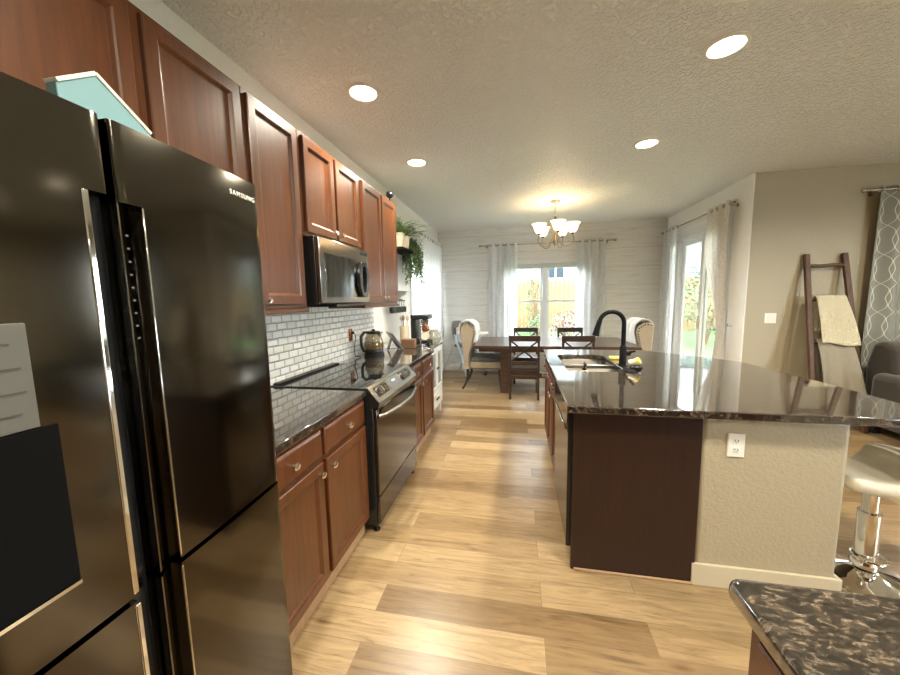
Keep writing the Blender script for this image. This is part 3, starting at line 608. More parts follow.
# ------------------------------------------------------------------ microwave
mw = thing('microwave', 'black and steel over the range microwave', 'microwave', (-1.3, 2.26, 1.43))
MY0, MY1, MX = 1.905, 2.6, -1.155
b = MB(); b.box(XL+.02, MX-.03, MY0, MY1, 1.43, 1.838); b.build('body', 'black', mw, True, .004)
b = MB(); b.box(MX-.0295, MX, MY0+.002, MY1-.002, 1.435, 1.835); md_ = b.build('door', 'mwsteel', mw, True, .006)
b = MB(); b.box(MX+.0005, MX+.003, MY0+.06, 2.37, 1.475, 1.745); b.build('door_glass', 'mirror', md_, True, .002)
b = MB()
hp = [(2.42, 1.735), (2.50, 1.735), (2.54, 1.66), (2.54, 1.55), (2.50, 1.475), (2.42, 1.475), (2.385, 1.55), (2.385, 1.66)]
hi = [(2.445, 1.70), (2.48, 1.70), (2.50, 1.645), (2.50, 1.565), (2.48, 1.51), (2.445, 1.51), (2.425, 1.565), (2.425, 1.645)]
rr4 = [[b.bm.verts.new((x, *p)) for p in poly] for poly, x in ((hp, MX+.001), (hp, MX+.03), (hi, MX+.03), (hi, MX+.001))]
for k in range(4):
    for i in range(8): b.bm.faces.new((rr4[k][i], rr4[k][(i+1)%8], rr4[(k+1)%4][(i+1)%8], rr4[(k+1)%4][i]))
b.build('handle', 'black', mw, True, .004)
b = MB(); b.box(XL+.05, -1.17, MY0+.2, MY1-.05, 1.412, 1.4295); b.build('vent_grille', 'black', mw, True)
b = MB(); b.box(MX+.0005, MX+.0015, 2.46, 2.58, 1.79, 1.815); b.build('display', 'screen', mw, True)

# ------------------------------------------------------------------ refrigerator
fr = thing('refrigerator', 'black stainless french door refrigerator with dispenser at left edge', 'refrigerator', (-.72, .5, 0))
FX, FG, F0, F1, FT = -.70, .508, .125, .885, 1.772
b = MB(); b.box(XL+.03, FX-.075, F0+.004, F1-.012, .03, FT-.012); b.build('body', 'blacksteel_side', fr, True, .004)
def fdoor(name, y0, y1, z0, z1, side, zn):
    """door skin, slightly convex; below zn a finger scoop runs along the edge at the centre gap (side +1: at y0, -1: at y1)"""
    def px(y):
        u = (y-y0)/(y1-y0); e = min(u, 1-u)*(y1-y0)
        return FX - .11*(y-.505)**2 - (.008*(1-e/.008)**2 if e < .008 else 0)
    ys = [y0, y0+.002, y0+.005, y0+.009] + [y0+.02+(y1-y0-.04)*k/10 for k in range(11)] + [y1-.009, y1-.005, y1-.002, y1]
    if side > 0: low = [(FX-.003, y0), (FX-.004, y0+.004), (FX-.027, y0+.036), (px(y0+.0405), y0+.0405)] + [(px(y), y) for y in ys if y > y0+.045]; cap = [(px(y), y) for y in ys if y < y0+.03] + [(px(y0+.0405), y0+.0405), (FX-.06, y0+.0405), (FX-.06, y0)]
    else: low = [(px(y), y) for y in ys if y < y1-.05] + [(px(y1-.0365), y1-.0365), (FX-.036, y1-.034), (FX-.036, y1)]; cap = [(px(y1-.0365), y1-.0365)] + [(px(y), y) for y in ys if y > y1-.03] + [(FX-.06, y1), (FX-.06, y1-.0365)]
    b = MB(); b.prism(low + [(FX-.07, y1), (FX-.07, y0)], lambda x, y: (x, y, z0), lambda x, y: (x, y, z1))
    if zn < z1: b.prism(cap, lambda x, y: (x, y, zn), lambda x, y: (x, y, z1))
    return b.build(name, 'blacksteel', fr, True, smooth=True)
lf = fdoor('door', F0, FG-.004, .905, FT, -1, 1.64); rt = fdoor('door', FG+.006, F1, .912, FT, 1, 1.632)
ld_ = fdoor('freezer_drawer', F0, FG-.004, .05, .893, -1, .893); rd_ = fdoor('freezer_drawer', FG+.006, F1, .05, .900, 1, .900)
b = MB(); b.box(FX-.07, FX-.04, FG-.0035, FG+.0055, .05, FT-.004); b.build('centre_gap', 'black', fr, True)
for dr, z0, z1 in ((lf, .91, 1.64), (ld_, .055, .888)):
    b = MB(); b.box(FX-.01, FX+.002, FG-.0465, FG-.0365, z0, z1); b.build('pull_edge', 'chrome', dr, True, .002)
    b = MB(); b.box(FX-.0355, FX-.0345, FG-.037, FG-.005, z0, z1); b.build('pull_pocket', 'black', dr, True)  # black lining stands in for the shadow inside the finger pocket
for dr, z0, z1 in ((rt, .918, 1.63), (rd_, .055, .893)):
    b = MB(); b.box(FX-.008, FX+.0015, FG+.0462, FG+.0495, z0, z1); b.build('pull_edge', 'chrome', dr, True, .001)
b = MB()
for k in range(9): b.rings((.53, .535, 1.575-k*.024, 1.578-k*.024), [(0, .0), (0, .001)], lambda u, v, dd: (FX-.014+dd, u, v))
b.build('icon_marks', 'greydev', rt, True)['kind'] = 'stuff'  # plain dark grey icon print
dp = MB().box(FX-.012, FX+.0015, .15, .392, 1.005, 1.268).build('dispenser_recess', mat('black_cavity', (.004, .004, .004), .9, spec=.05), lf, True, .001)
b = MB(); b.box(FX-.012, FX+.002, .15, .372, 1.27, 1.425); pn = b.build('dispenser_panel', mat('grey_control_panel', (.085, .08, .068), .5), lf, True, .0015)
b = MB()
for k, (y0, y1, z) in enumerate(((.2, .245, 1.395), (.3, .352, 1.395), (.285, .36, 1.36), (.2, .25, 1.36), (.28, .362, 1.325), (.2, .26, 1.325), (.3, .355, 1.294))): b.box(FX+.0022, FX+.003, y0, y1, z, z+.0025)
b.build('faint_lettering', mat('faint_print', (.05, .042, .03), .6), pn, True)['kind'] = 'stuff'
b = MB(); b.box(FX-.012, FX+.003, .15, .392, .998, 1.004); b.build('drip_edge', 'chrome', lf, True)
for y in (F0+.03, F1-.07):
    b = MB(); b.box(FX-.16, FX-.08, y, y+.05, FT-.0115, FT+.012); b.build('hinge_cover', 'black', fr, True, .005)
for y in (F0+.05, F1-.05):
    for x in (FX-.1, XL+.1):
        b = MB(); b.cyl((x, y, 0), (x, y, .0295), .02); b.build('foot', 'black', fr, True)
cu = bpy.data.curves.new('t', 'FONT'); cu.body = 'SAMSUNG'; cu.size = .017; cu.extrude = .0006; cu.space_character = 1.25; cu.align_x = 'CENTER'
to = bpy.data.objects.new('t', cu); C.objects.link(to)
me = bpy.data.meshes.new_from_object(to.evaluated_get(bpy.context.evaluated_depsgraph_get())); bpy.data.objects.remove(to)
lg = bpy.data.objects.new('door_lettering', me); C.objects.link(lg); me.materials.append(M_['trim']); lg.parent = rt
lg.rotation_euler = (PI/2, 0, PI/2+.07); lg.location = Vector((FX-.0103, .823, 1.722)) - fr.location
# things on top of the refrigerator
t = thing('teal_box', 'teal board box with cream rim leaning on top of the refrigerator', 'box', (-.93, .66, FT-.01))
P_ = [(.60, FT-.008), (.80, FT-.008), (.785, 1.885), (.672, 1.965), (.598, 1.91)]
b = MB(); b.prism(P_, lambda y, z: (-.965, y, z), lambda y, z: (-.935, y, z)); b.build('face_panel', 'teal', t, True, .002)
b = MB()
for p, q in zip(P_[2:], P_[3:]): b.bar((-.95, p[0], p[1]+.003), (-.95, q[0], q[1]+.003), .036, .008)
b.build('rim', 'creamrim', t, True, .001)
b = MB(); b.box(-1.02, -.8, .70, .80, FT-.0115, FT+.008); b.box(-1.0, -.79, .71, .8, FT+.0082, FT+.012); tag(b.build('paper_stack', 'trim'), 'small stack of white papers on top of the refrigerator', 'paper')

# ------------------------------------------------------------------ island
IX, IY0, IY1 = .285, 1.79, 3.6
kw = MB(); kw.box(.877, 1.475, 1.8, 3.2, 0, .872); struct(kw.build('wall_island', 'beige', bev=.022, seg=4), 'beige plastered half wall under the island bar')
b = MB(); b.box(.862, 1.49, 1.785, 1.7995, 0, .115); b.box(1.4755, 1.49, 1.8, 3.2, 0, .115); b.box(.862, .8765, 1.7855, 1.79, 0, .115)
struct(b.build('baseboard_island', mat('cream_baseboard_paint', (.55, .47, .33), .4), bev=.004), 'cream baseboard around the island half wall')
ol = (.24, 1.735, 1.80, 3.68)
b = MB()
outl = [(.245, 1.735), (1.795, 1.735), (1.805, 1.98), (1.80, 2.4), (1.745, 3.08), (1.66, 3.2), (1.2, 3.675), (.262, 3.675)]
def rrect(x0, x1, y0, y1, r, n=5):
    out = []
    for cx, cy, a in ((x1-r, y1-r, 0), (x0+r, y1-r, 90), (x0+r, y0+r, 180), (x1-r, y0+r, 270)):
        for k in range(n+1): q = math.radians(a + 90*k/n); out.append((cx + r*math.cos(q), cy + r*math.sin(q)))
    return out
SX0, SX1, SY0, SY1 = .365, .765, 2.585, 3.34
hole = rrect(SX0, SX1, SY0, SY1, .06)
es = []
for loop in (outl, hole):
    vs = [b.bm.verts.new((x, y, .914)) for x, y in loop]; es += [b.bm.edges.new((vs[i], vs[(i+1) % len(vs)])) for i in range(len(vs))]
fs = [g for g in bmesh.ops.triangle_fill(b.bm, use_beauty=True, edges=es)['geom'] if isinstance(g, bmesh.types.BMFace)]
ex = bmesh.ops.extrude_face_region(b.bm, geom=fs); bmesh.ops.translate(b.bm, vec=(0, 0, -.038), verts=[g for g in ex['geom'] if isinstance(g, bmesh.types.BMVert)])
tag(b.build('island_countertop', 'granite', bev=.006, seg=3, ang=50), 'long polished dark granite island countertop with sink cut out and bar overhang', 'countertop')
ic = thing('island_cabinet', 'dark cherry island cabinet with end panel facing the camera', 'cabinet', (.58, 2.7, 0))
b = MB(); b.box(.284, .875, IY0, IY0+.024, .0, .872); ep = b.build('end_panel', 'cherry_dark', ic, True, .002)
b = MB(); b.box(.3, .87, IY0-.012, IY0-.0005, .0, .014); b.build('quarter_round', 'toe', ep, True, .003)
b = MB(); b.box(.30, .86, 2.445, IY1, .1, .868); sx = b.build('carcass', 'cherry', ic, True)
# room for the sink bowls is cut from the carcass
bm = bmesh.new(); bm.from_mesh(sx.data)
for f in [f for f in bm.faces if f.normal.z > .9]: bm.faces.remove(f)
bm.to_mesh(sx.data); bm.free()
b = MB(); b.box(.36, .86, 2.445, IY1, 0, .0995); b.build('toe_kick', 'toe', ic, True)
for (u0, u1, side) in ((2.47, 2.83, 1), (2.86, 3.21, -1), (3.24, 3.57, 1)):
    um = (u0+u1)/2
    cab_door(ic, 'drawer', u0, u1, .727, .855, R_map(.2995), (um, .79), prof=DRAWER, sgn=-1)
    cab_door(ic, 'door', u0, u1, .125, .705, R_map(.2995), (u1-.035 if side > 0 else u0+.035, .66), sgn=-1)
dw = thing('dishwasher', 'steel fronted dishwasher with black edge built into the island', 'dishwasher', (.5, 2.13, 0))
b = MB(); b.box(.29, .86, 1.818, 2.438, .1, .866); b.build('tub', 'black', dw, True)
b = MB(); b.box(.262, .2895, 1.818, 1.832, .11, .864); b.build('door_edge', 'black', dw, True)
b = MB(); b.box(.264, .2895, 1.8325, 2.436, .115, .735); b.build('door_panel', 'steel', dw, True, .004)
b = MB(); b.box(.258, .2895, 1.8325, 2.436, .742, .864); cpn = b.build('control_strip', 'blacksteel', dw, True, .004)
b = MB(); b.box(.252, .2575, 1.87, 2.4, .742, .756); b.build('handle', 'chrome', cpn, True, .002)
b = MB(); b.box(.34, .86, 1.82, 2.438, 0, .0995); b.build('kick_plate', 'black', dw, True)
# sink
sk = thing('kitchen_sink', 'double bowl stainless undermount sink in the island', 'sink', (.565, 2.96, .9))
def bowl(x0, x1, y0, y1, z0, z1, name):
    b = MB(); R = [[b.bm.verts.new((x, y, z)) for x, y in rrect(x0+i, x1-i, y0+i, y1-i, .055)] for i, z in ((0, z1), (.006, z0+.04), (.03, z0))]
    n = len(R[0])
    for k in range(2):
        for i in range(n): b.bm.faces.new((R[k][i], R[k][(i+1)%n], R[k+1][(i+1)%n], R[k+1][i]))
    b.bm.faces.new(R[2]); b.build(name, 'sinksteel', sk, True, smooth=True, solid=.003, recalc=False)
    c = ((x0+x1)/2, (y0+y1)/2, z0+.0017); b = MB(); b.lathe([(.04, 0), (.036, .004), (.001, .001)], c, 20); b.build('drain', 'chrome', sk, True, smooth=True)
b = MB(); b.box(SX0+.004, SX1-.004, 2.8985, 2.9165, .8, .903); b.build('bowl_divider', 'steel', sk, True, .007)
bowl(SX0-.003, SX1+.003, SY0-.003, 2.894, .70, .8745, 'bowl'); bowl(SX0-.003, SX1+.003, 2.921, SY1+.003, .70, .8745, 'bowl')
# faucet
fc = thing('faucet', 'matte black gooseneck pull down faucet at the island sink', 'faucet', (.80, 2.83, .9145))
b = MB(); b.lathe([(.034, 0), (.034, .006), (.027, .01), (.026, .145), (.02, .155)], n=20); b.build('base_body', 'blackmatte', fc, smooth=True)
R_ = .088
b = MB(); b.tube([(0, 0, .15), (0, 0, .328)] + arc((-R_, 0, .328), R_, 0, 165, 16) , .0165, 12)
nk = b.build('gooseneck', 'blackmatte', fc, smooth=True)
e = arc((-R_, 0, .328), R_, 165, 166, 1)[0]
b = MB(); b.tube([(e[0], 0, e[2]), (e[0]-.018, 0, e[2]-.06), (e[0]-.03, 0, e[2]-.12)], [.018, .021, .026], 14); b.build('spray_head', 'blackmatte', fc, smooth=True)
b = MB(); b.cyl((.02, 0, .095), (.05, 0, .095), .018); b.tube([(.045, 0, .095), (.05, -.02, .11), (.055, -.09, .125)], [.012, .009, .007], 10); b.build('lever_handle', 'blackmatte', fc, smooth=True)
t = thing('soap_bottle', 'tan soap bottle with black pump standing in the near sink bowl', 'bottle', (.505, 2.74, .7065))
b = MB(); b.lathe([(.034, 0), (.036, .01), (.036, .15), (.03, .175), (.014, .185)], n=18); b.build('bottle_body', 'tan', t, smooth=True)
b = MB(); b.cyl((0,0,.1852), (0,0,.205), .015); b.cyl((0,0,.205), (0,0,.235), .006); b.tube([(0,.012,.235), (0,-.02,.237), (0,-.045,.23)], .009, 8); b.build('pump', 'black', t, smooth=True)
t = tag(MB().box(-.055, .055, -.03, .03, 0, .022).build('sponge', 'yellow', bev=.006), 'yellow sponge lying beside the faucet base', 'sponge'); t.location = (.83, 3.12, .9145)
t = thing('scrub_brush', 'black handled scrub brush with cream bristles right of the faucet', 'brush', (.85, 2.68, .9145))
b = MB(); b.lathe([(.03, 0), (.042, .006), (.044, .022), (.034, .034), (.001, .036)], (.0, 0, 0), 18); b.build('brush_holder', 'black', t, smooth=True)
b = MB(); b.tube([(-.04, .02, .045), (.0, .0, .06)], .022, 14); b.build('bristles', 'creamrim', t, smooth=True)
b = MB(); b.tube([(.0, .0, .06), (.018, -.01, .07)], [.026, .024], 14); b.build('brush_cap', 'yellow', t, smooth=True)
t = thing('dish_rack_grid', 'dark wire sink grid edge resting over the right sink rim', 'rack', (.74, 2.66, .9145))
b = MB()
for k in range(4): b.tube([(-.03+k*.018, -.06+k*.03, .004), (.07+k*.008, -.09+k*.03, .006)], .004, 6)
b.build('wires', 'blackmatte', t, smooth=True)
# outlet on the half wall
def outlet(name, c, label, facing='-y', m='trim', w=.072, h=.115, sw=False):
    t = thing(name, label, 'outlet' if not sw else 'light switch', c)
    def mp(u, v, dd): return (u, -dd, v) if facing == '-y' else (dd, u, v)
    b = MB(); b.rings((-w/2, w/2, -h/2, h/2), [(0, .0005), (0, .004), (.003, .006)], mp); pl = b.build('cover_plate', m, t)
    if not sw:
        for s_ in (-.022, .022):
            b = MB(); b.rings((-.016, .016, s_-.014, s_+.014), [(0, .0062), (.002, .008)], mp); rc = b.build('receptacle', m, t)
            b = MB()
            for u in (-.006, .006): b.rings((u-.0015, u+.0015, s_-.002, s_+.008), [(0, .0078), (0, .0086)], mp)
            b.rings((-.002, .002, s_-.009, s_-.005), [(0, .0078), (0, .0086)], mp); b.build('slot', 'black', rc)
    else:
        for u in (-w/4, w/4):
            b = MB(); b.rings((u-.016, u+.016, -.033, .033), [(0, .0062), (.003, .0085)], mp); b.build('rocker', m, t)
    return t
outlet('wall_outlet', (1.02, 1.7995, .735), 'cream duplex outlet on the island half wall')
outlet('light_switch', (2.845, YL-.0005, 1.165), 'white double light switch on the beige wall left of ladder', w=.115, h=.115, sw=True)

# near corner counter at bottom right
b = MB(); b.prism([(.392, -.6), (1.9, -.6), (1.9, .695), (.41, .695), (.397, .69), (.392, .677)], lambda x, y: (x, y, .876), lambda x, y: (x, y, .914)); tag(b.build('granite_worktop', 'granite', bev=.012, seg=4), 'granite countertop corner in the near right foreground', 'countertop')
nc = thing('base_cabinet', 'cherry cabinet under the near right granite countertop corner', 'cabinet', (1.1, .1, 0))
b = MB(); b.box(.425, 1.86, -.58, .665, .1, .874); b.build('carcass', 'cherry', nc, True, .002)
b = MB(); b.box(.49, 1.86, -.58, .6, 0, .0995); b.build('toe_kick', 'toe', nc, True)
cab_door(nc, 'door', .1, .62, .125, .855, R_map(.4245), sgn=-1); 

# ------------------------------------------------------------------ bar stool
st = thing('bar_stool', 'chrome pedestal bar stool with cream low back seat at the island bar', 'stool', (1.725, 1.975, 0), .0)
b = MB(); b.lathe([(.2, 0), (.2, .008), (.19, .016), (.12, .035), (.06, .06), (.035, .075)], n=36); b.build('base', 'chrome', st, smooth=True)
b = MB(); b.cyl((0,0,.0755), (0,0,.36), .042, 24); b.lathe([(.05, .075), (.052, .09), (.045, .105)], n=24); cl = b.build('column', 'chrome', st, smooth=True)
b = MB(); b.cyl((0,0,.3601), (0,0,.512), .03, 20); b.build('gas_lift', 'chrome', st, smooth=True)
b = MB(); b.torus((.01,-.01,.13), .062, .006); b.build('footrest_collar', 'chrome', st, smooth=True)
b = MB()
z0_ = .545
def seat(u, v):
    w = abs(2*v-1); x = -.205 + .39*u + .035*w**4*max(0, 1-u*3); y = -.135 + .34*v
    r = max(0, (u-.62)/.38); return (x - .05*r*r, y*(1-.06*w*w*u), z0_ + .012*math.cos(2*PI*u) + .095*r**1.7 - .012*w*w)
b.grid(18, 14, seat); b.build('seat', 'cream', st, solid=.06, subsurf=1)
b = MB()
def backpad(u, v):
    a = -1+2*u; return (.165+.018*v - .03*a*a, .035+.16*a, .60 + .06*v - .015*a*a*v)
b.grid(16, 4, backpad); b.build('backrest', 'white', st, solid=.03, subsurf=1)

# ------------------------------------------------------------------ dining table
dt = thing('dining_table', 'long dark walnut farmhouse dining table', 'table', (.51, 5.6, 0))
b = MB(); b.box(-.63, 1.65, 5.0, 6.2, .715, .762); b.build('tabletop', 'table', dt, True, .006)
b = MB(); b.box(-.56, 1.58, 5.06, 5.085, .665, .7145); b.box(-.56, 1.58, 6.115, 6.14, .665, .7145); b.box(-.56, -.535, 5.085, 6.115, .665, .7145); b.box(1.555, 1.58, 5.085, 6.115, .665, .7145); b.build('apron', 'table', dt, True, .003)
for x in (-.185, 1.205):
    b = MB(); b.box(x-.16, x+.16, 5.2, 6.0, .63, .6645); b.build('bearer', 'table', dt, True, .004)
    for y in (5.3, 5.9):
        b = MB(); b.box(x-.065, x+.065, y-.065, y+.065, .0, .6295); b.build('leg', 'table', dt, True, .005)
    b = MB(); b.box(x-.04, x+.04, 5.366, 5.834, .17, .26); b.build('cross_rail', 'table', dt, True, .004)
b = MB(); b.box(-.144, 1.164, 5.56, 5.64, .17, .25); b.build('stretcher', 'table', dt, True, .004)

# X-back chairs (local: back at -y, seat faces +y)
def xchair():
    t = thing('dining_chair', 'x', 'chair', (0,0,0), 0, 'x back chairs around the dining table')
    for s_ in (-1, 1):
        b = MB(); x = .195*s_
        b.prism([(-.02, 0), (.02, 0), (.02, .45), (-.01, .92), (-.045, .92), (-.02, .45)], lambda a, c: (x-.016, -.2+a, c), lambda a, c: (x+.016, -.2+a, c)); b.build('leg', 'espresso', t, bev=.004)
        b = MB(); b.box(x-.017, x+.017, .17, .205, 0, .425); b.build('leg', 'espresso', t, bev=.004)
        b = MB(); b.box(x-.01, x+.01, -.178, .169, .2, .225); b.build('stretcher', 'espresso', t, bev=.002)
    b = MB(); b.box(-.215, .215, -.25, -.222, .845, .925); b.build('top_rail', 'espresso', t, bev=.005)
    b = MB(); b.box(-.178, .178, -.222, -.2, .50, .555); b.build('lower_rail', 'espresso', t, bev=.004)
    for q in (-1, 1):
        b = MB(); b.bar((-.178*q, -.222+.004*q, .556), (.178*q, -.234+.004*q, .845), .022, .012, (0, 1, 0)); b.build('cross_slat', 'espresso', t, bev=.002)
    b = MB(); b.box(-.19, .19, -.178, .169, .36, .425); b.build('seat_rail', 'espresso', t, bev=.003)
    b = MB(); b.box(-.215, .215, -.175, .225, .4255, .455); b.build('seat', 'espresso', t, bev=.01)
    b = MB(); b.box(-.178, .178, -.21, -.19, .30, .35); b.build('rear_rail', 'espresso', t, bev=.003)
    return t
xc = xchair(); xc.location = (.1, 5.12, 0); xc['label'] = 'dark X back dining chair on the near side of the table, left one'
dup(xc, (.815, 5.12, 0), 0, 'dark X back dining chair on the near side of the table, behind the sink')
dup(xc, (.15, 6.03, 0), PI, 'dark X back dining chair on the window side of the table, left one')
dup(xc, (.9, 6.03, 0), PI, 'dark X back dining chair on the window side of the table, right one')

# wing back chairs (local: faces +x)
def wingchair():
    t = thing('wingback_chair', 'x', 'chair', (0,0,0), 0, 'wingback chairs at the table ends')
    wing = [(-.335, 1.0), (-.30, 1.05), (-.22, 1.06), (-.13, 1.0), (-.115, .9), (-.15, .74), (-.19, .6), (-.2, .5), (-.2, .335), (-.30, .335), (-.31, .6)]
    bk = [(-.33, 1.02), (-.29, 1.06), (-.245, 1.05), (-.225, .9), (-.215, .7), (-.2, .53), (-.2, .335), (-.29, .335), (-.31, .6)]
    b = MB(); b.prism(bk, lambda x, z: (x, -.24, z), lambda x, z: (x, .24, z)); b.build('backrest', 'upholstery', t, bev=.02, seg=3)
    for s_ in (-1, 1):
        y0, y1 = sorted((.2405*s_, .295*s_))
        b = MB(); b.prism(wing, lambda x, z: (x, y0, z), lambda x, z: (x, y1, z)); w_ = b.build('wing', 'upholstery', t, bev=.012, seg=3)
        b = MB(); pts = [(-.30, 1.03), (-.22, 1.045), (-.14, .985), (-.13, .9), (-.165, .74), (-.205, .6), (-.215, .5), (-.215, .36)]
        for p, q in zip(pts, pts[1:]):
            n = max(2, int(math.dist(p, q)/.03))
            for k in range(n): f = k/n; b.ball((p[0]+(q[0]-p[0])*f, .2965*s_, p[1]+(q[1]-p[1])*f), .0115, u=6, v=4)
        b.build('nailhead_trim', 'stud', w_)
    b = MB(); b.box(-.199, .31, -.27, .27, .335, .45); ap = b.build('seat_base', 'upholstery', t, bev=.012)
    b = MB()
    for s_ in (-1, 1):
        for k in range(17): b.ball((-.18+k*.029, .271*s_, .35), .0115, u=6, v=4)
    for k in range(17): b.ball((.311, -.24+k*.03, .35), .0115, u=6, v=4)
    b.build('nailhead_trim', 'stud', ap)
    b = MB(); b.box(-.195, .315, -.265, .265, .4505, .515); b.build('seat_cushion', 'greycloth', t, bev=.03, seg=4)
    for s_ in (-1, 1):
        y = .235*s_
        b = MB(); b.tube([(.27, y, .3345), (.275, y, .2), (.285, y, .06), (.29, y, 0)], [.026, .024, .018, .016], 8); b.build('leg', 'espresso', t, smooth=True)
        b = MB(); b.tube([(-.24, y, .3345), (-.245, y, .2), (-.28, y, .08), (-.33, y, 0)], [.026, .024, .019, .016], 8); b.build('leg', 'espresso', t, smooth=True)
    return t
wc = wingchair(); wc.location = (-.535, 5.645, 0); wc['label'] = 'oatmeal wingback chair with dark nailheads at the left table end'
dup(wc, (1.575, 5.645, 0), PI, 'oatmeal wingback chair at the right table end beyond the faucet')
def throw(name, loc, sgn, label, y0, y1, seed):
    random.seed(seed); b = MB()
    path = [(-.365, .9), (-.366, .97), (-.36, 1.05), (-.29, 1.095), (-.2, 1.1), (-.125, 1.04), (-.105, .92), (-.13, .82), (-.15, .72)]
    def f(u, v):
        k = u*(len(path)-1); i = min(int(k), len(path)-2); q = k-i
        x = path[i][0]+(path[i+1][0]-path[i][0])*q; z = path[i][1]+(path[i+1][1]-path[i][1])*q
        w = .012*math.sin(v*17+u*5)+.008*math.sin(v*31+2)
        return (sgn*(x + (w if z < 1.05 else 0)*(-1 if u < .5 else 1)), y0+(y1-y0)*v + .012*math.sin(u*9), z + (w if z >= 1.05 else 0) + (.03*math.sin(v*6) if u in (0., 1.) else 0))
    b.grid(24, 18, f); o = b.build(name, 'throw', solid=.014, subsurf=1); o.location = loc
    return tag(o, label, 'blanket', 'white throws on the wingback chairs')
throw('throw_blanket', (-.535, 5.645, 0), 1, 'white plush throw over the left wingback chair', -.24, .22, 2)
throw('throw_blanket', (1.575, 5.645, 0), -1, 'white plush throw over the right wingback chair', -.18, .31, 4)

# high chair in the corner
hc = thing('high_chair', 'folding baby high chair with grey shell in the far left corner', 'high chair', (-1.03, 6.40, 0), 1.0)
b = MB()
def shell(u, v):
    a = -1.25 + 2.5*u; r = .19*math.sqrt(max(.05, 1-(1.9*v-.95)**2)) + .02
    return (r*math.sin(a), .04 + .14*v - .10*(1-math.cos(a)), .62 + .42*v)
b.grid(16, 12, shell); b.build('seat_shell', 'hcgrey', hc, solid=.03, subsurf=1)
b = MB(); b.box(-.16, .14, -.2, .1, .56, .60); b.build('seat', 'hcgrey', hc, bev=.015)
b = MB(); b.box(-.12, .1, .0, .03, .605, .92); b.build('seat_pad', 'throw', hc, bev=.012)
b = MB(); b.prism(rrect(-.22, .22, -.5, -.16, .08), lambda x, y: (x, y, .81), lambda x, y: (x, y, .845)); b.build('tray', 'white', hc, bev=.008)
for s_ in (-.21, .21):
    b = MB(); b.bar((s_, -.02, .80), (s_*1.2, -.36, .04), .045, .03); b.build('leg', 'hcblue', hc, bev=.008)
    b = MB(); b.tube([(s_, -.02, .66), (s_*1.15, .30, .012)], .014, 8); b.build('leg', 'alu', hc, smooth=True)
    b = MB(); b.lathe([(.04, -.018), (.045, -.012), (.045, .012), (.04, .018)], (s_*1.2, -.36, .045), 16, 'x'); b.build('wheel', 'greydev', hc, smooth=True)
b = MB(); b.bar((-.2, -.12, .38), (.2, -.12, .38), .14, .02); b.build('footrest', 'hcblue', hc, bev=.006)
b = MB(); b.tube([(-.235, .22, .2), (.235, .22, .2)], .01, 8); b.build('crossbar', 'alu', hc, smooth=True)

# ------------------------------------------------------------------ chandelier
ch = thing('chandelier', 'brushed nickel chandelier with alabaster bell shades over the dining table', 'chandelier', (.515, 5.17, ZC))
b = MB(); b.lathe([(.065, -.001), (.062, -.012), (.03, -.022), (.01, -.03)], n=24); b.build('canopy', 'oldnickel', ch, smooth=True)
b = MB()
for k in range(6): b.torus((0, 0, -.045-k*.028), .012, .003, 'x' if k % 2 else 'y', 12, 6)
b.build('chain', 'oldnickel', ch, smooth=True)
b = MB(); b.lathe([(.004, -.205), (.012, -.21), (.02, -.235), (.012, -.26), (.014, -.30), (.026, -.36), (.016, -.42), (.013, -.52), (.03, -.56), (.022, -.59), (.008, -.61), (.001, -.625)], n=18); b.build('stem', 'oldnickel', ch, smooth=True)
bulbs = []
for k in range(5):
    a = math.radians(-86 + 72*k); ca, sa = math.cos(a), math.sin(a)
    def q(r, z): return (r*ca, r*sa, z)
    b = MB(); b.tube([q(.02, -.44), q(.05, -.5), q(.09, -.59), q(.14, -.625), q(.2, -.62), q(.245, -.58), q(.255, -.53), q(.245, -.50), q(.235, -.475)], .007, 8)
    b.tube([q(.2, -.62), q(.22, -.575), q(.19, -.55), q(.17, -.575)], .004, 6); ar = b.build('arm', 'oldnickel', ch, smooth=True)
    c = q(.235, -.47); b = MB(); b.lathe([(.012, 0), (.022, .01), (.024, .03)], c, 14); b.build('lamp_holder', 'stud', ar, smooth=True)
    b = MB(); b.lathe([(.022, .022), (.042, .035), (.06, .065), (.07, .105), (.085, .135), (.103, .152)], c, 24, cap=False); b.build('lamp_shade', 'shade', ar, smooth=True, solid=.003, recalc=False)
    b = MB(); b.ball((c[0], c[1], c[2]+.075), .024, (1, 1, 1.3)); b.build('light_bulb', 'bulb', ar, smooth=True)
    L = bpy.data.lights.new('bulb_light', 'POINT'); L.energy = BULB_W; L.color = (1, .78, .48); L.shadow_soft_size = .03
    lo = bpy.data.objects.new('bulb_light', L); C.objects.link(lo); lo.parent = ch; lo.location = (c[0], c[1], c[2]+.125)

# ------------------------------------------------------------------ curtains
def rod(name, a, b_, wall, label, r=.011, sp=None):
    """a, b_: end points; wall: offset vector to the wall behind"""
    a, b_, wall = Vector(a), Vector(b_), Vector(wall); t = thing(name, label, 'curtain rod', (a+b_)/2)
    dirv = (b_-a).normalized(); q = MB(); q.cyl(a, b_, r, 12); q.build('pole', 'nickel', t, True, smooth=True)
    for p, s_ in ((a, -1), (b_, 1)):
        q = MB(); q.tube([p, p+dirv*s_*.015, p+dirv*s_*.03, p+dirv*s_*.055, p+dirv*s_*.07], [.012, .018, .014, .026, .008], 12); q.build('finial', 'nickel', t, True, smooth=True)
        p2 = p - dirv*s_*.08; q = MB(); q.cyl(p2 - Vector((0,0,.014)), p2 + wall - Vector((0,0,.014)), .007, 8); e_ = p2+wall - Vector((0,0,.014)); wn = wall.normalized()
        q.cyl(e_-wn*.006, e_-wn*.0005, .025, 14); q.build('bracket', 'nickel', t, True, smooth=True)
    return t
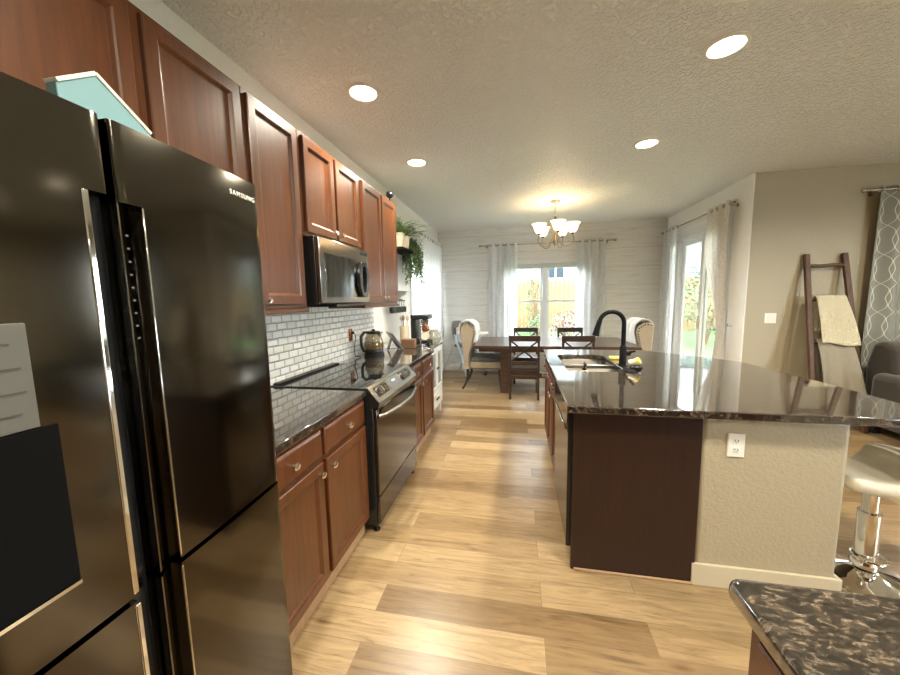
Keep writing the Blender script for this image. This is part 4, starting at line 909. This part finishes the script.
def curtain(name, a, b_, ztop, zbot, nf, amp, m, label, group=None, tie=None, grom=True, uvs=False, nv=26, top_extra=.05):
    """pleated panel from a to b_ (xy); tie = (height, shift along, pinch) gathers it"""
    a, b_ = Vector((a[0], a[1], 0)), Vector((b_[0], b_[1], 0)); dv = b_-a; L = dv.length; dv /= L; n = Vector((-dv.y, dv.x, 0))
    t = thing(name, label, 'curtain', ((a+b_)/2 + Vector((0, 0, zbot))), 0, group)
    def f(u, v):
        z = zbot + (ztop-zbot)*v; w = 1.0; sh = 0; am = amp
        if tie:
            th, s_, pk = tie; dz = abs(z-th)/(ztop-th) if z > th else abs(z-th)/max(.01, th-zbot)
            g = math.exp(-(dz*2.2)**2) if z > th else math.exp(-(dz*1.6)**2); sg = 1/(1+math.exp(-(th+.55-z)*5)) if z > th else 1
            w = 1-pk*g; sh = s_*sg; am = amp*(1-.35*g)
        uu = (u-.5)*w*L + L/2 + sh
        off = am*math.sin(2*PI*nf*u + .6*math.sin(z*1.3)) + .006*math.sin(u*40+z*3)
        return a + dv*uu + n*off + Vector((0, 0, z))
    q = MB(); q.grid(int(nf*14), nv, f, (lambda u, v: (u*L*1.7, v*(ztop-zbot))) if uvs else None); q.build('cloth', m, t, True, smooth=True, recalc=False)
    if grom:
        for k in range(int(nf*2)):
            u = (k+.0)/(nf*2) + .5/(nf*2)*0 ; p = a + dv*(u*L + .0) + Vector((0, 0, ztop-top_extra))
            q = MB(); q.torus(p, .021, .0045, 'x' if abs(dv.x) > .5 else 'y', 16, 6); q.build('grommet', 'nickel', t, True, smooth=True)
    return t
ZR = 2.445
rod('curtain_rod', (-.66, YB-.09, ZR), (1.66, YB-.09, ZR), (0, .09, 0), 'nickel curtain rod over the far dining window')
curtain('sheer_curtain', (-.55, YB-.09), (0.0, YB-.09), ZR+.04, .03, 4, .03, 'sheer', 'white sheer curtain left of the far dining window', 'sheer window curtains', top_extra=.04)
curtain('sheer_curtain', (1.06, YB-.09), (1.56, YB-.09), ZR+.04, .03, 4, .03, 'sheer', 'white sheer curtain right of the far dining window', 'sheer window curtains', top_extra=.04)
ZS = 2.52
rod('curtain_rod', (XR-.1, 4.76, ZS), (XR-.1, 6.71, ZS), (.1, 0, 0), 'nickel curtain rod over the sliding patio door')
curtain('sheer_curtain', (XR-.1, 6.2), (XR-.1, 6.7), ZS+.04, .03, 4, .032, 'sheer', 'straight white sheer curtain at the far side of the patio door', 'sheer window curtains', top_extra=.04)
tb = curtain('tied_curtain', (XR-.1, 4.80), (XR-.1, 5.33), ZS+.04, .03, 4, .04, 'sheerwarm', 'cream curtain tied back at the near side of the patio door', None, (1.02, -.215, .8), top_extra=.04)
b = MB(); b.torus((0, 0, 0), .085, .007, 'z', 20, 6)
o = b.build('curtain_tieback', 'throw', smooth=True); o.location = (XR-.1, 4.935, 1.02); o.rotation_euler = (.0, .35, 0); tag(o, 'cream rope tieback around the gathered patio door curtain', 'tieback')
b = MB(); b.tube([(XR-.001, 4.79, 1.06), (XR-.05, 4.79, 1.06), (XR-.05, 4.79, 1.09)], .005, 8); tag(b.build('tieback_hook', 'nickel', smooth=True), 'small metal curtain holdback hook on the white wall by patio door', 'hook')
rod('curtain_rod', (XL+.1, 4.9, 2.45), (XL+.1, 6.6, 2.45), (-.1, 0, 0), 'nickel curtain rod over the left dining window')
curtain('sheer_curtain', (XL+.1, 5.2), (XL+.1, 5.85), 2.49, .03, 4, .035, 'sheerleft', 'nearer white sheer curtain on the left dining wall', 'sheer window curtains', top_extra=.04)
curtain('sheer_curtain', (XL+.1, 5.9), (XL+.1, 6.6), 2.49, .03, 4, .035, 'sheerleft', 'farther white sheer curtain on the left dining wall, by the corner', 'sheer window curtains', top_extra=.04)
rod('curtain_rod', (3.58, YL-.1, 2.49), (5.9, YL-.1, 2.49), (0, .1, 0), 'nickel curtain rod on the beige wall at right edge')
curtain('patterned_curtain', (3.68, YL-.1), (4.75, YL-.1), 2.53, .03, 4, .035, 'trellis', 'grey green curtain with white trellis pattern at the right edge', None, None, True, True, top_extra=.04)

# ------------------------------------------------------------------ ladder and blankets
ld = thing('blanket_ladder', 'rustic dark wood blanket ladder leaning on the beige wall', 'ladder', (3.3, 4.35, 0))
def lad(s_, z): # s_ -1..1 across, z height -> point
    f = z/1.86; return Vector((3.3 + s_*(.22-.045*f), 4.17+.385*f, z))
for s_ in (-1, 1):
    b = MB(); b.bar(lad(s_, 0), lad(s_, 1.87), .05, .035, (0, 1, 0)); b.build('rail', 'ladder', ld, True, .006)
for z in (.45, .92, 1.38, 1.74):
    b = MB(); b.tube([lad(-.88, z), lad(-.3, z-.006), lad(.3, z+.004), lad(.88, z)], .019, 10); b.build('rung', 'ladder', ld, True, smooth=True)
def hang(name, z, s0, s1, zf, zb, m, label, amp=.01, seed=0, flare=0):
    b = MB(); c = lad(0, z).y
    path = [(c+.05, zb), (c+.045, z-.1), (c+.036, z), (c+.018, z+.03), (c-.018, z+.03), (c-.036, z), (c-.05, z-.12), (c-.06, (z+zf)/2), (c-.065, zf)]
    def f(u, v):
        k = u*(len(path)-1); i = min(int(k), len(path)-2); q = k-i
        y = path[i][0]+(path[i+1][0]-path[i][0])*q; zz = path[i][1]+(path[i+1][1]-path[i][1])*q
        dn_ = max(0, z-zz); x = lad(s0, z).x*(1-v)+lad(s1, z).x*v
        x += (v-.5)*flare*dn_ + (.05*dn_ if u > .5 else 0)
        if u > .5: y -= .215*dn_
        else: y += -.1*dn_
        return (x, y + amp*math.sin(v*14+seed+u*3)*min(1, dn_*4), zz + (.02*math.sin(v*5+seed) if u in (0., 1.) else 0))
    b.grid(32, 22, f); return tag(b.build(name, m, solid=.012, subsurf=1), label, 'blanket')
knit = knockdown('cream_cable_knit', (.7, .62, .44), .8, 75, .01)
hang('knit_blanket', 1.38, -.72, .74, .9, 1.0, knit, 'cream knitted blanket folded over the ladder second rung', .01, 1, .15)
hang('plush_blanket', .92, -.8, .78, .3, .35, 'greyplush', 'pale grey plush blanket hanging below the knitted one on the ladder', .014, 2, .12)

# ------------------------------------------------------------------ sofa
sf = thing('sofa', 'brown grey upholstered sofa at the right edge before the patterned curtain', 'sofa', (4.5, 3.75, 0))
b = MB(); b.box(3.56, 5.6, 3.3, 4.28, .09, .34); b.build('base', 'sofa', sf, True, .03)
for x0, x1 in ((3.52, 3.78), (5.4, 5.66)):
    b = MB(); b.box(x0, x1, 3.28, 4.2, .1, .64); b.build('armrest', 'sofa', sf, True, .07, seg=4)
b = MB(); b.prism([(4.34, .3), (4.36, .7), (4.30, .93), (4.2, .96), (4.08, .9), (4.0, .5), (3.98, .34)], lambda y, z: (3.6, y, z), lambda y, z: (5.6, y, z)); b.build('backrest', 'sofa', sf, True, .05, seg=4)
for x0, x1 in ((3.785, 4.58), (4.59, 5.395)):
    b = MB(); b.box(x0, x1, 3.3, 4.0, .345, .5); b.build('seat_cushion', 'sofa', sf, True, .05, seg=4)
for x in (3.62, 5.55):
    for y in (3.36, 4.2):
        b = MB(); b.box(x-.03, x+.03, y-.03, y+.03, 0, .089); b.build('foot', 'black', sf, True)

# ------------------------------------------------------------------ left wall shelves, plants, rack
t = thing('floating_shelf', 'black floating wall shelf holding potted plants', 'shelf', (XL+.1, 4.35, 2.06))
b = MB(); b.box(XL+.003, XL+.21, 4.02, 4.74, 2.055, 2.085); b.build('board', 'blackmatte', t, True, .003)
for y in (4.12, 4.62):
    b = MB(); b.prism([(XL+.003, 2.0545), (XL+.15, 2.0545), (XL+.003, 1.96)], lambda x, z: (x, y-.012, z), lambda x, z: (x, y+.012, z)); b.build('bracket', 'blackmatte', t, True)
def potplant(loc, label, kind, seed):
    random.seed(seed); t = thing('potted_plant', label, 'plant', loc, 0)
    b = MB(); b.lathe([(.055, 0), (.06, .01), (.078, .15), (.084, .152), (.084, .172), (.074, .172), (.07, .14)], n=20); b.build('pot', 'pot', t, smooth=True)
    b = MB(); b.lathe([(.07, .139), (.001, .141)], n=16); b.build('soil', 'brownbox', t)
    b = MB()
    if kind == 'fern':
        for k in range(46):
            a = random.uniform(0, 2*PI); L = random.uniform(.2, .4); el = random.uniform(.4, 1.4)
            pts = []
            for j in range(7):
                s_ = j/6; r = L*s_*math.cos(el*(1-.5*s_)); z = L*s_*math.sin(el*(1-.6*s_)); pts.append(Vector((max(-.09, r*math.cos(a)), r*math.sin(a), .15+z)))
            for j in range(6):
                p, q = pts[j], pts[j+1]; sd = (q-p).cross(Vector((0,0,1))).normalized(); w = .042*(1-j/6.5)
                for s_ in (-1, 1):
                    for h in (0, .5):
                        c = p.lerp(q, h); b.bm.faces.new([b.bm.verts.new(v) for v in (c, c+(q-p)*.35+sd*s_*w*.5, c+(q-p)*.5+sd*s_*w*1.1+Vector((0,0,-.008)), c+(q-p)*.1+sd*s_*w*.6)])
        b.build('foliage', 'fern', t, recalc=False)
    else:
        for k in range(60):
            a = random.uniform(-1.9, 1.9); r0 = random.uniform(.07, .17); drop = random.uniform(.3, .62)
            if k < 10: drop = random.uniform(.03, .14)
            x0, y0 = r0*math.cos(a), r0*math.sin(a)*1.25
            n = int(drop/.016)+5
            for j in range(n):
                f = j/n; z = .17 + .06*math.sin(f*PI*1.0)*(1-f) - drop*f
                x = x0*(.3+min(1, f*3)*.7) + random.uniform(-.012, .012); y = y0*(.3+min(1, f*3)*.9) + random.uniform(-.015, .015)
                for _ in range(2):
                    e = Matrix.Rotation(random.uniform(0, 6.3), 3, 'Z') @ Matrix.Rotation(random.uniform(-1.3, .3), 3, 'X')
                    b.bm.faces.new([b.bm.verts.new(Vector((x, y, z)) + e @ Vector(v)) for v in ((0,0,0), (.012,.016,.002), (0,.036,0), (-.012,.016,.002))])
        b.build('foliage', 'ivy', t, recalc=False)
    return t
potplant((XL+.11, 4.14, 2.0855), 'fern in a cream pot on the black shelf, nearest the cabinets', 'fern', 1)
potplant((XL+.11, 4.36, 2.0855), 'fern in a cream pot, middle of the three on the black shelf', 'fern', 2)
potplant((XL+.115, 4.60, 2.0855), 'trailing green plant spilling over the end of the black shelf', 'trail', 3)
t = thing('wall_shelf', 'small white bracketed wall shelf below the plant shelf', 'shelf', (XL+.08, 4.2, 1.56))
b = MB(); b.box(XL+.003, XL+.15, 3.75, 4.5, 1.56, 1.585); b.build('board', 'white', t, True, .003)
for y in (3.9, 4.4):
    b = MB(); b.prism([(XL+.003, 1.5595), (XL+.12, 1.5595), (XL+.1, 1.52), (XL+.04, 1.49), (XL+.003, 1.44)], lambda x, z: (x, y-.012, z), lambda x, z: (x, y+.012, z)); b.build('bracket', 'white', t, True)
t = thing('glass_jar', 'small clear jar on the white wall shelf', 'jar', (XL+.08, 4.06, 1.5855))
b = MB(); b.lathe([(.035, 0), (.038, .01), (.038, .085), (.03, .095)], n=16); b.build('jar_body', 'kglass', t, smooth=True)
b = MB(); b.cyl((0,0,.0955), (0,0,.115), .033); b.build('lid', 'nickel', t, smooth=True)
t = thing('utensil_rack', 'black wall rack with hanging measuring cups under white shelf', 'rack', (XL+.05, 4.1, 1.38))
b = MB(); b.box(XL+.003, XL+.02, 3.7, 4.5, 1.45, 1.462); b.tube([(XL+.055, 3.7, 1.44), (XL+.055, 4.5, 1.44)], .007, 8)
for y in (3.72, 4.08, 4.43): b.cyl((XL+.02, y, 1.442), (XL+.055, y, 1.442), .005, 8)
b.build('rail', 'blackmatte', t, True)
for k in range(6):
    y = 3.95+k*.09; b = MB(); b.tube([(XL+.058, y, 1.448), (XL+.075, y, 1.43), (XL+.07, y, 1.415)], .003, 6); b.build('hook', 'blackmatte', t, True)
for k in range(6):
    y = 3.95+k*.09; q = thing('measuring_cup', 'dark measuring cup on the black wall rack, %s from the cabinets' % ('first', 'second', 'third', 'fourth', 'fifth', 'sixth')[k], 'cup', (XL+.072, y, 1.414), 0, 'measuring cups on the wall rack')
    b = MB(); b.lathe([(.016, -.125), (.03, -.12), (.034, -.05), (.031, -.05), (.024, -.115)], n=14); b.build('bowl', 'black', q, smooth=True)
    b = MB(); b.tube([(0, 0, 0), (0, 0, -.03), (0, .02, -.06)], .004, 6); b.build('handle', 'steel', q, smooth=True)
t = thing('security_camera', 'small black camera standing on top of the far wall cabinet', 'camera', (-1.27, 3.44, 2.426))
b = MB(); b.lathe([(.03, 0), (.03, .006), (.008, .01), (.008, .05)], n=16); b.build('stand', 'black', t, smooth=True)
b = MB(); b.ball((0, 0, .08), .036); cb_ = b.build('camera_body', 'black', t, smooth=True)
b = MB(); b.lathe([(.022, .034), (.02, .038), (.001, .039)], (0, 0, .08), 14, 'x'); b.build('lens', 'screen', cb_, smooth=True)

# ------------------------------------------------------------------ white cabinet at the end of the run
wcb = thing('white_cabinet', 'white glass fronted cabinet at the end of the kitchen run', 'cabinet', (-1.2, 4.0, 0))
WX = -.955
b = MB(); b.box(XL+.02, WX-.02, 3.72, 4.32, .12, .88); b.build('carcass', 'white', wcb, True, .003)
b = MB(); b.box(XL+.01, WX+.01, 3.70, 4.34, .8805, .905); b.build('top', 'granite', wcb, True, .004)
for u0, u1 in ((3.735, 4.015), (4.025, 4.305)):
    b = MB(); sash(b, u0, u1, .36, .86, .045, 0, .02, lambda u, v, dd: (WX-.0195+dd, u, v)); dd_ = b.build('door', 'white', wcb, True, .002)
    b = MB(); b.box(WX-.012, WX-.009, u0+.04, u1-.04, .4, .82); b.build('pane', mat('greyish_cabinet_glass', (.32, .34, .34), .05), dd_, True)
    b = MB(); b.ball((WX+.012, u1-.02 if u0 < 3.8 else u0+.02, .62), .011); b.build('knob', 'blackmatte', dd_, True, smooth=True)
b = MB(); b.rings((3.735, 4.305, .14, .345), DRAWER, L_map(WX-.0195)); dd_ = b.build('drawer', 'white', wcb, True)
b = MB(); b.box(WX+.001, WX+.012, 3.95, 4.09, .235, .247); b.build('handle', 'blackmatte', dd_, True)
for y in (3.745, 4.295):
    for x in (XL+.05, WX-.045):
        b = MB(); b.box(x-.02, x+.02, y-.02, y+.02, 0, .1195); b.build('leg', 'white', wcb, True)

# ------------------------------------------------------------------ things on the left worktops
ZT = .9145
kt = thing('glass_kettle', 'glass electric kettle with black handle on the worktop past the range', 'kettle', (-1.37, 3.13, ZT))
b = MB(); b.lathe([(.095, 0), (.098, .006), (.098, .024), (.08, .03)], n=28); b.build('power_base', 'black', kt, smooth=True)
b = MB(); b.lathe([(.088, .0305), (.09, .034), (.09, .06), (.088, .066)], n=28); b.build('lower_band', 'black', kt, smooth=True)
b = MB(); b.lathe([(.088, .0665), (.094, .09), (.088, .14), (.074, .19), (.066, .215)], n=28, cap=False); b.build('glass_body', 'kglass', kt, smooth=True, solid=.003)
b = MB(); b.lathe([(.08, .068), (.085, .09), (.081, .125), (.001, .1255)], n=24); b.build('tea', mat('amber_tea', (.3, .22, .11), .1), kt, smooth=True)
b = MB(); b.lathe([(.068, .2155), (.07, .225), (.06, .24), (.02, .246), (.014, .258), (.001, .26)], n=24); b.build('lid', 'black', kt, smooth=True)
b = MB(); b.tube([(-.03, -.055, .232), (-.05, -.10, .235), (-.065, -.135, .20), (-.065, -.14, .12), (-.055, -.115, .06), (-.045, -.085, .05)], [.012, .014, .015, .014, .012, .01], 10); b.build('handle', 'black', kt, smooth=True)
b = MB(); b.tube([(.03, .055, .195), (.045, .08, .21), (.052, .095, .222)], [.02, .014, .008], 10); b.build('spout', 'steel', kt, smooth=True)
outlet('wall_outlet', (XL+.003, 3.0, 1.13), 'brown outlet plate on the tile backsplash behind the kettle', '+x', 'copper')
b = MB(); b.tube([(XL+.013, 3.0, 1.15), (XL+.04, 3.0, 1.155), (XL+.06, 3.0, 1.12), (XL+.05, 2.97, 1.0), (XL+.06, 2.97, .93), (XL+.085, 3.03, .919)], .0035, 8); b.box(XL+.0115, XL+.035, 2.987, 3.013, 1.137, 1.163)
tag(b.build('power_cord', 'black', smooth=True), 'black power cord hanging from the outlet to the kettle', 'cord')
fb = thing('fruit_bowl', 'white ceramic bowl behind the kettle', 'bowl', (-1.415, 3.36, ZT))
b = MB(); b.lathe([(.045, 0), (.05, .006), (.085, .05), (.1, .09), (.096, .09), (.08, .052), (.045, .012), (.001, .01)], n=24); b.build('bowl_body', 'white', fb, smooth=True)
for k, (x, y, z, r) in enumerate(((-.036, .01, .07, .033), (.036, .016, .07, .033), (.0, -.045, .072, .031))):
    b = MB(); b.ball((0,0,0), r, (1, 1.15, 1), 14, 10); o = b.build('lemon', 'yellow', smooth=True); o.location = (-1.415+x, 3.36+y, ZT+z)
    tag(o, ('yellow lemon in the bowl, at the wall side', 'yellow lemon in the bowl, at the far aisle side', 'yellow lemon in the bowl, nearest the kettle')[k], 'fruit', 'lemons in the white bowl')
tbv = thing('tablet', 'dark grey tablet display leaning on its stand on the far worktop', 'tablet', (-1.30, 3.54, ZT))
b = MB(); b.bar((.05, .02, .008), (-.05, -.06, .19), .2, .014, (.8, .6, .3)); b.build('case', 'greydev', tbv, bev=.004)
b = MB(); b.bar((.055, .018, .022), (-.035, -.054, .183), .175, .006, (.8, .6, .3)); b.build('screen', 'screen', tbv)
b = MB(); b.bar((-.028, -.045, .13), (-.06, -.07, .004), .06, .008); b.build('stand', 'black', tbv)
def crock(loc, m, label, r, h):
    t = thing('utensil_crock', label, 'crock', loc); b = MB(); b.lathe([(r*.92, 0), (r, .01), (r, h), (r*.9, h), (r*.88, .015), (.001, .012)], n=20); b.build('crock_body', m, t, smooth=True); return t
ZW = .9055
b = MB(); b.box(-1.30, -1.14, 3.72, 3.80, ZW, ZW+.1); tag(b.build('wooden_block', 'brownbox', bev=.006), 'brown wooden block box at the front of the white cabinet top', 'box')
crock((-1.30, 3.86, ZW), 'pot', 'cream ribbed utensil crock on the white cabinet top', .055, .24)
for k, (dx, dy, m) in enumerate(((-.02, 0, 'tan'), (.02, .015, 'tan'), (0, -.02, 'greydev'))):
    t = thing('cooking_spoon', ('tan wooden spoon in the cream crock, wall side', 'tan wooden spoon in the cream crock, aisle side', 'grey cooking spoon in the cream crock')[k], 'spoon', (-1.30+dx*.7, 3.86+dy*.7, ZW+.016), 0, 'spoons in the crock')
    b = MB(); b.tube([(0,0,0), (dx*.8, dy*.8, .29)], .006, 8); b.build('handle', m, t, smooth=True)
    b = MB(); b.ball((dx, dy, .32), .028, (.6, 1, 1.3)); b.build('spoon_head', m, t, smooth=True)
mt = thing('mug_stand', 'metal mug stand on the white cabinet top', 'stand', (-1.14, 3.98, ZW))
b = MB(); b.lathe([(.06, 0), (.06, .01), (.01, .014), (.008, .30)], n=18); b.build('post', 'steel', mt, smooth=True)
for z in (.13, .24):
    b = MB(); b.tube([(0, 0, z), (.03, -.035, z+.02)], .005, 6); b.build('peg', 'steel', mt, smooth=True)
def mug(loc, m, label):
    t = thing('mug', label, 'mug', loc, 0, 'mugs on the stand'); b = MB()
    b.lathe([(.001, -.035), (.036, -.035), (.04, -.03), (.04, .045), (.036, .045), (.034, -.025)], n=20, axis='y', cap=False); b.build('mug_body', m, t, smooth=True)
    b = MB(); b.tube([(0, -.02, .038), (0, -.015, .06), (0, .015, .06), (0, .025, .038)], .006, 8); b.build('handle', m, t, smooth=True)
mug((-1.06, 3.92, ZW+.205), 'copper', 'copper mug hanging on the mug stand'); mug((-1.06, 3.92, ZW+.115), 'pot', 'cream mug hanging below the copper mug')
cm = thing('coffee_maker', 'black drip coffee maker on the white cabinet by the curtain', 'coffee maker', (-1.19, 4.2, ZW))
b = MB(); b.box(-.11, .12, -.1, .1, 0, .04); b.build('base', 'black', cm, bev=.008)
b = MB(); b.box(-.11, -.04, -.1, .1, .0405, .30); b.build('tower', 'black', cm, bev=.008)
b = MB(); b.box(-.11, .12, -.11, .11, .3005, .36); b.build('brew_head', 'black', cm, bev=.012)
b = MB(); b.lathe([(.06, .0405), (.07, .06), (.07, .14), (.05, .19), (.052, .2)], (.045, 0, 0), 20, cap=False); cf = b.build('carafe', 'kglass', cm, smooth=True)
b = MB(); b.lathe([(.055, .2005), (.05, .215), (.001, .22)], (.045, 0, 0), 20); b.build('carafe_lid', 'black', cm, smooth=True)
b = MB(); b.lathe([(.04, .2205), (.055, .29), (.001, .2995)], (.045, 0, 0), 20); b.build('filter_basket', 'steel', cm, smooth=True)
t = thing('glass_pitcher', 'round clear glass pitcher before the coffee maker', 'pitcher', (-.995, 4.07, ZW))
b = MB(); b.lathe([(.05, 0), (.075, .03), (.085, .08), (.075, .13), (.05, .16), (.055, .18)], n=22, cap=False); b.build('pitcher_body', 'kglass', t, smooth=True, solid=.003)
b = MB(); b.tube([(.05, .03, .15), (.085, .06, .14), (.09, .065, .08), (.07, .045, .05)], .007, 8); b.build('handle', 'kglass', t, smooth=True)
